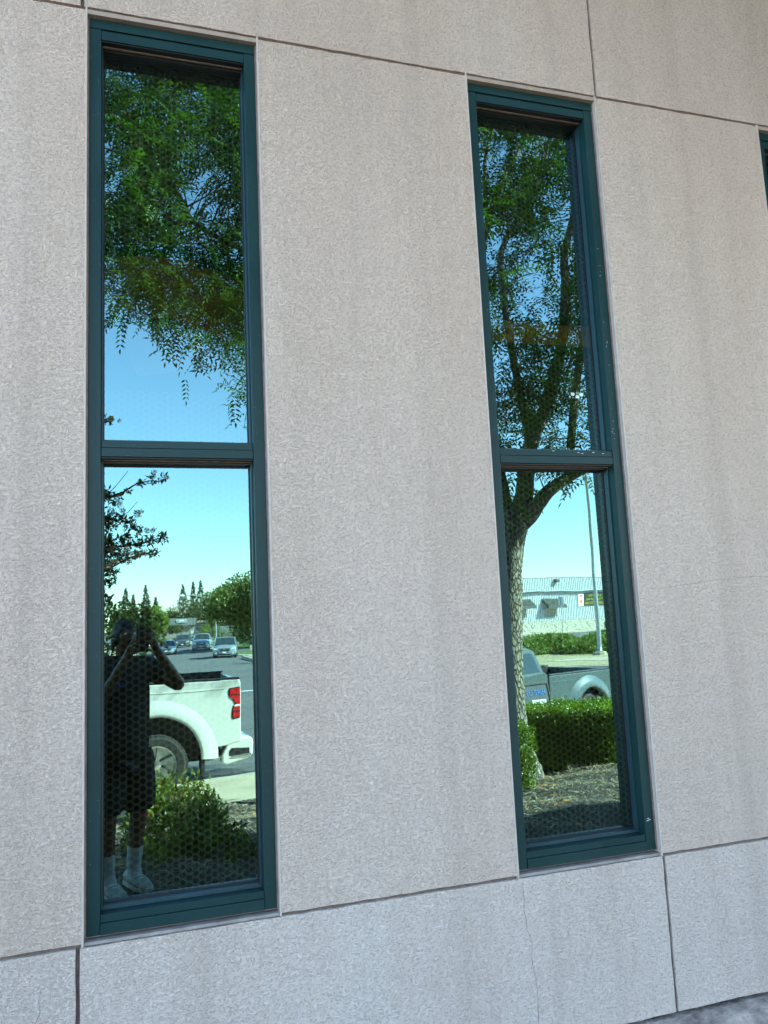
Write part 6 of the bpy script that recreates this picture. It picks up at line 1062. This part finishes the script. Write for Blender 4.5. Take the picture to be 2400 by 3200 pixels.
S = {'b': (*W3_(0, 0, .74), (.215, .17)), 'w': (*W3_(0, .01, 1.0), (.20, .155)), 'c': (*W3_(0, .01, 1.24), (.20, .145)), 'u': (*W3_(0, 0, 1.365), (.14, .105)), 'n': (*W3_(0, .01, 1.42), .07),
     'sr': (*loc_(.075, -2.93, 1.36), .078), 'sr2': (*loc_(.195, -2.80, 1.275), .074), 'sl': (*loc_(-.27, -2.77, 1.37), .078), 'sl2': (*loc_(-.24, -2.63, 1.25), .074)}
sh = skin('t_shirt', S, [('b', 'w'), ('w', 'c'), ('c', 'u'), ('u', 'n'), ('u', 'sr'), ('sr', 'sr2'), ('u', 'sl'), ('sl', 'sl2')], M_SHIRT, PE, 1)
lg = obj('chest_logo', MB().lathe([(0, .03), (.003, .026)], 10, 'y', (0, 0, 0)).box(.035, .075, 0, .003, -.012, .012), mat('faded_blue_print', (.03, .07, .16), .8), sh)
p_ = W3_(-.10, .155, 1.27); lg.location = p_; lg.rotation_euler = (0, 0, math.atan2(F.y, F.x)-math.pi/2)
S = {'p': (*W3_(0, 0, .93), (.17, .135)), 'h': (*W3_(.09, 0, .80), .14), 'k': (*W3_(.105, .02, .44), .125), 'h2': (*W3_(-.09, 0, .80), .14), 'k2': (*W3_(-.115, .03, .44), .125)}
skin('shorts', S, [('p', 'h'), ('h', 'k'), ('p', 'h2'), ('h2', 'k2')], M_SHORT, PE, 1)
hq = []; hr_ = []
for i in range(9):
    th = math.pi*.60*i/8; ring = []
    for k in range(22):
        ph_ = 2*math.pi*k/22; j = 1+.05*math.sin(ph_*5+i)+random.uniform(-.03, .03)
        back = .03 if math.cos(ph_) < -.2 else 0
        ring.append(W3_(.075*j*math.sin(th)*math.sin(ph_), .040+(.088)*j*math.sin(th)*math.cos(ph_), 1.592+.078*j*math.cos(th)-(back+(.02 if abs(math.sin(ph_)) > .7 else 0))*(i/8)**2*2))
    hr_.append(ring)
hh_ = fixn(obj('hair', MB().loft(hr_), M_HAIR, PE, smooth=True))
S = {'a': (*W3_(.074, .045, 1.56), .016), 'b': (*W3_(.082, .04, 1.575), .014)}
skin('ear', S, [('a', 'b')], M_SKIN, PE, 1); S = {'a': (*W3_(-.074, .045, 1.56), .016), 'b': (*W3_(-.082, .04, 1.575), .014)}; skin('ear', S, [('a', 'b')], M_SKIN, PE, 1)
for s in (-1, 1):
    e = obj('eye', MB().lathe([(-.004, .001), (0, .009), (.004, .006), (.006, .001)], 10, 'y'), M_PLATE, PE); e.location = W3_(s*.03, .127, 1.58); e.rotation_euler = (0, 0, math.atan2(F.y, F.x)-math.pi/2)
mo = obj('mouth', MB().tube([(-.024, 0, 0), (-.01, .008, .002), (.01, .008, .002), (.024, 0, 0)], .005, 6), mat('lip', (.22, .08, .06), .5), PE); mo.location = W3_(0, .128, 1.505); mo.rotation_euler = (0, 0, math.atan2(F.y, F.x)-math.pi/2)
for nm, kx, ky, k2 in (('r', -.035, -2.93, 'kr2'), ('l', -.185, -2.80, 'kl2')):
    a = Vector(loc_(kx, ky, .07)); k_ = Vector(N[k2][:3]); up_ = (k_-a)
    S = {'a': (*a, .050), 'b': (*(a+up_*.3), .048), 'c': (*(a+up_*.62), .054), 'd': (*(a+up_*.75), .058), 'f': (*(a+F*.08-Vector((0, 0, .02))), .04)}
    skin('sock', S, [('a', 'b'), ('b', 'c'), ('c', 'd'), ('a', 'f')], M_SOCK, PE, 1)
    # sneaker: lofted foot sections along F
    secs = [(-.085, .030, .085), (-.06, .040, .10), (.0, .044, .105), (.05, .047, .092), (.11, .052, .070), (.165, .050, .052), (.20, .036, .042), (.215, .015, .03)]
    rg = []; so_ = []
    o0 = Vector(loc_(kx, ky, 0))
    for f_, hw, h_ in secs:
        r = []
        for k in range(12):
            an = 2*math.pi*k/12; r.append(tuple(o0+F*f_+RT*(hw*math.cos(an))+Vector((0, 0, max(.028, .028+(h_-.028)*(.5+.5*math.sin(an)) if math.sin(an) > -.2 else .028)))))
        rg.append(r); so_.append([tuple(o0+F*(f_*1.03)+RT*(hw*1.08*sg)+Vector((0, 0, zz))) for sg, zz in ((-1, .003), (-1, .030), (1, .030), (1, .003))])
    s1 = fixn(obj('sneaker', MB().loft(rg), M_SHOE, PE, smooth=True))
    fixn(obj('sole', MB().loft(so_), mat('white_sole', (.36, .36, .33), .7), s1, bev=.004))
    lc = MB()
    for q in range(5):
        f_ = .035+q*.024; zz = .102-q*.0125; c = o0+F*f_+Vector((0, 0, zz)); lc.tube([c-RT*.026, c+Vector((0, 0, .006)), c+RT*.026], .0035, 5)
    obj('laces', lc, M_PLATE, s1)
PHN = thing('phone', 'dark phone held upright in front of the face of the person', 'phone', (.028, -2.436, 1.542), 0)
pm = obj('phone_body', MB().box(-.0375, .0375, -.004, .004, -.0735, .0735), M_BLKP, PHN, bev=.006)
ph = obj('screen', MB().box(-.034, .034, -.0052, -.0046, -.07, .07), M_CGL, PHN)
cm_ = obj('camera_bump', MB().box(-.034, -.002, .0041, .006, .036, .069), M_BLKP, PHN, bev=.0015)
for dx, dz in ((-.026, .06), (-.026, .044), (-.010, .052)): obj('camera_lens', MB().lathe([(.0061, .006), (.0085, .0055), (.009, .001)], 16, 'y', (dx, 0, dz)), M_CGL, cm_)
PHN.rotation_euler = (0, R(2.5), 0)
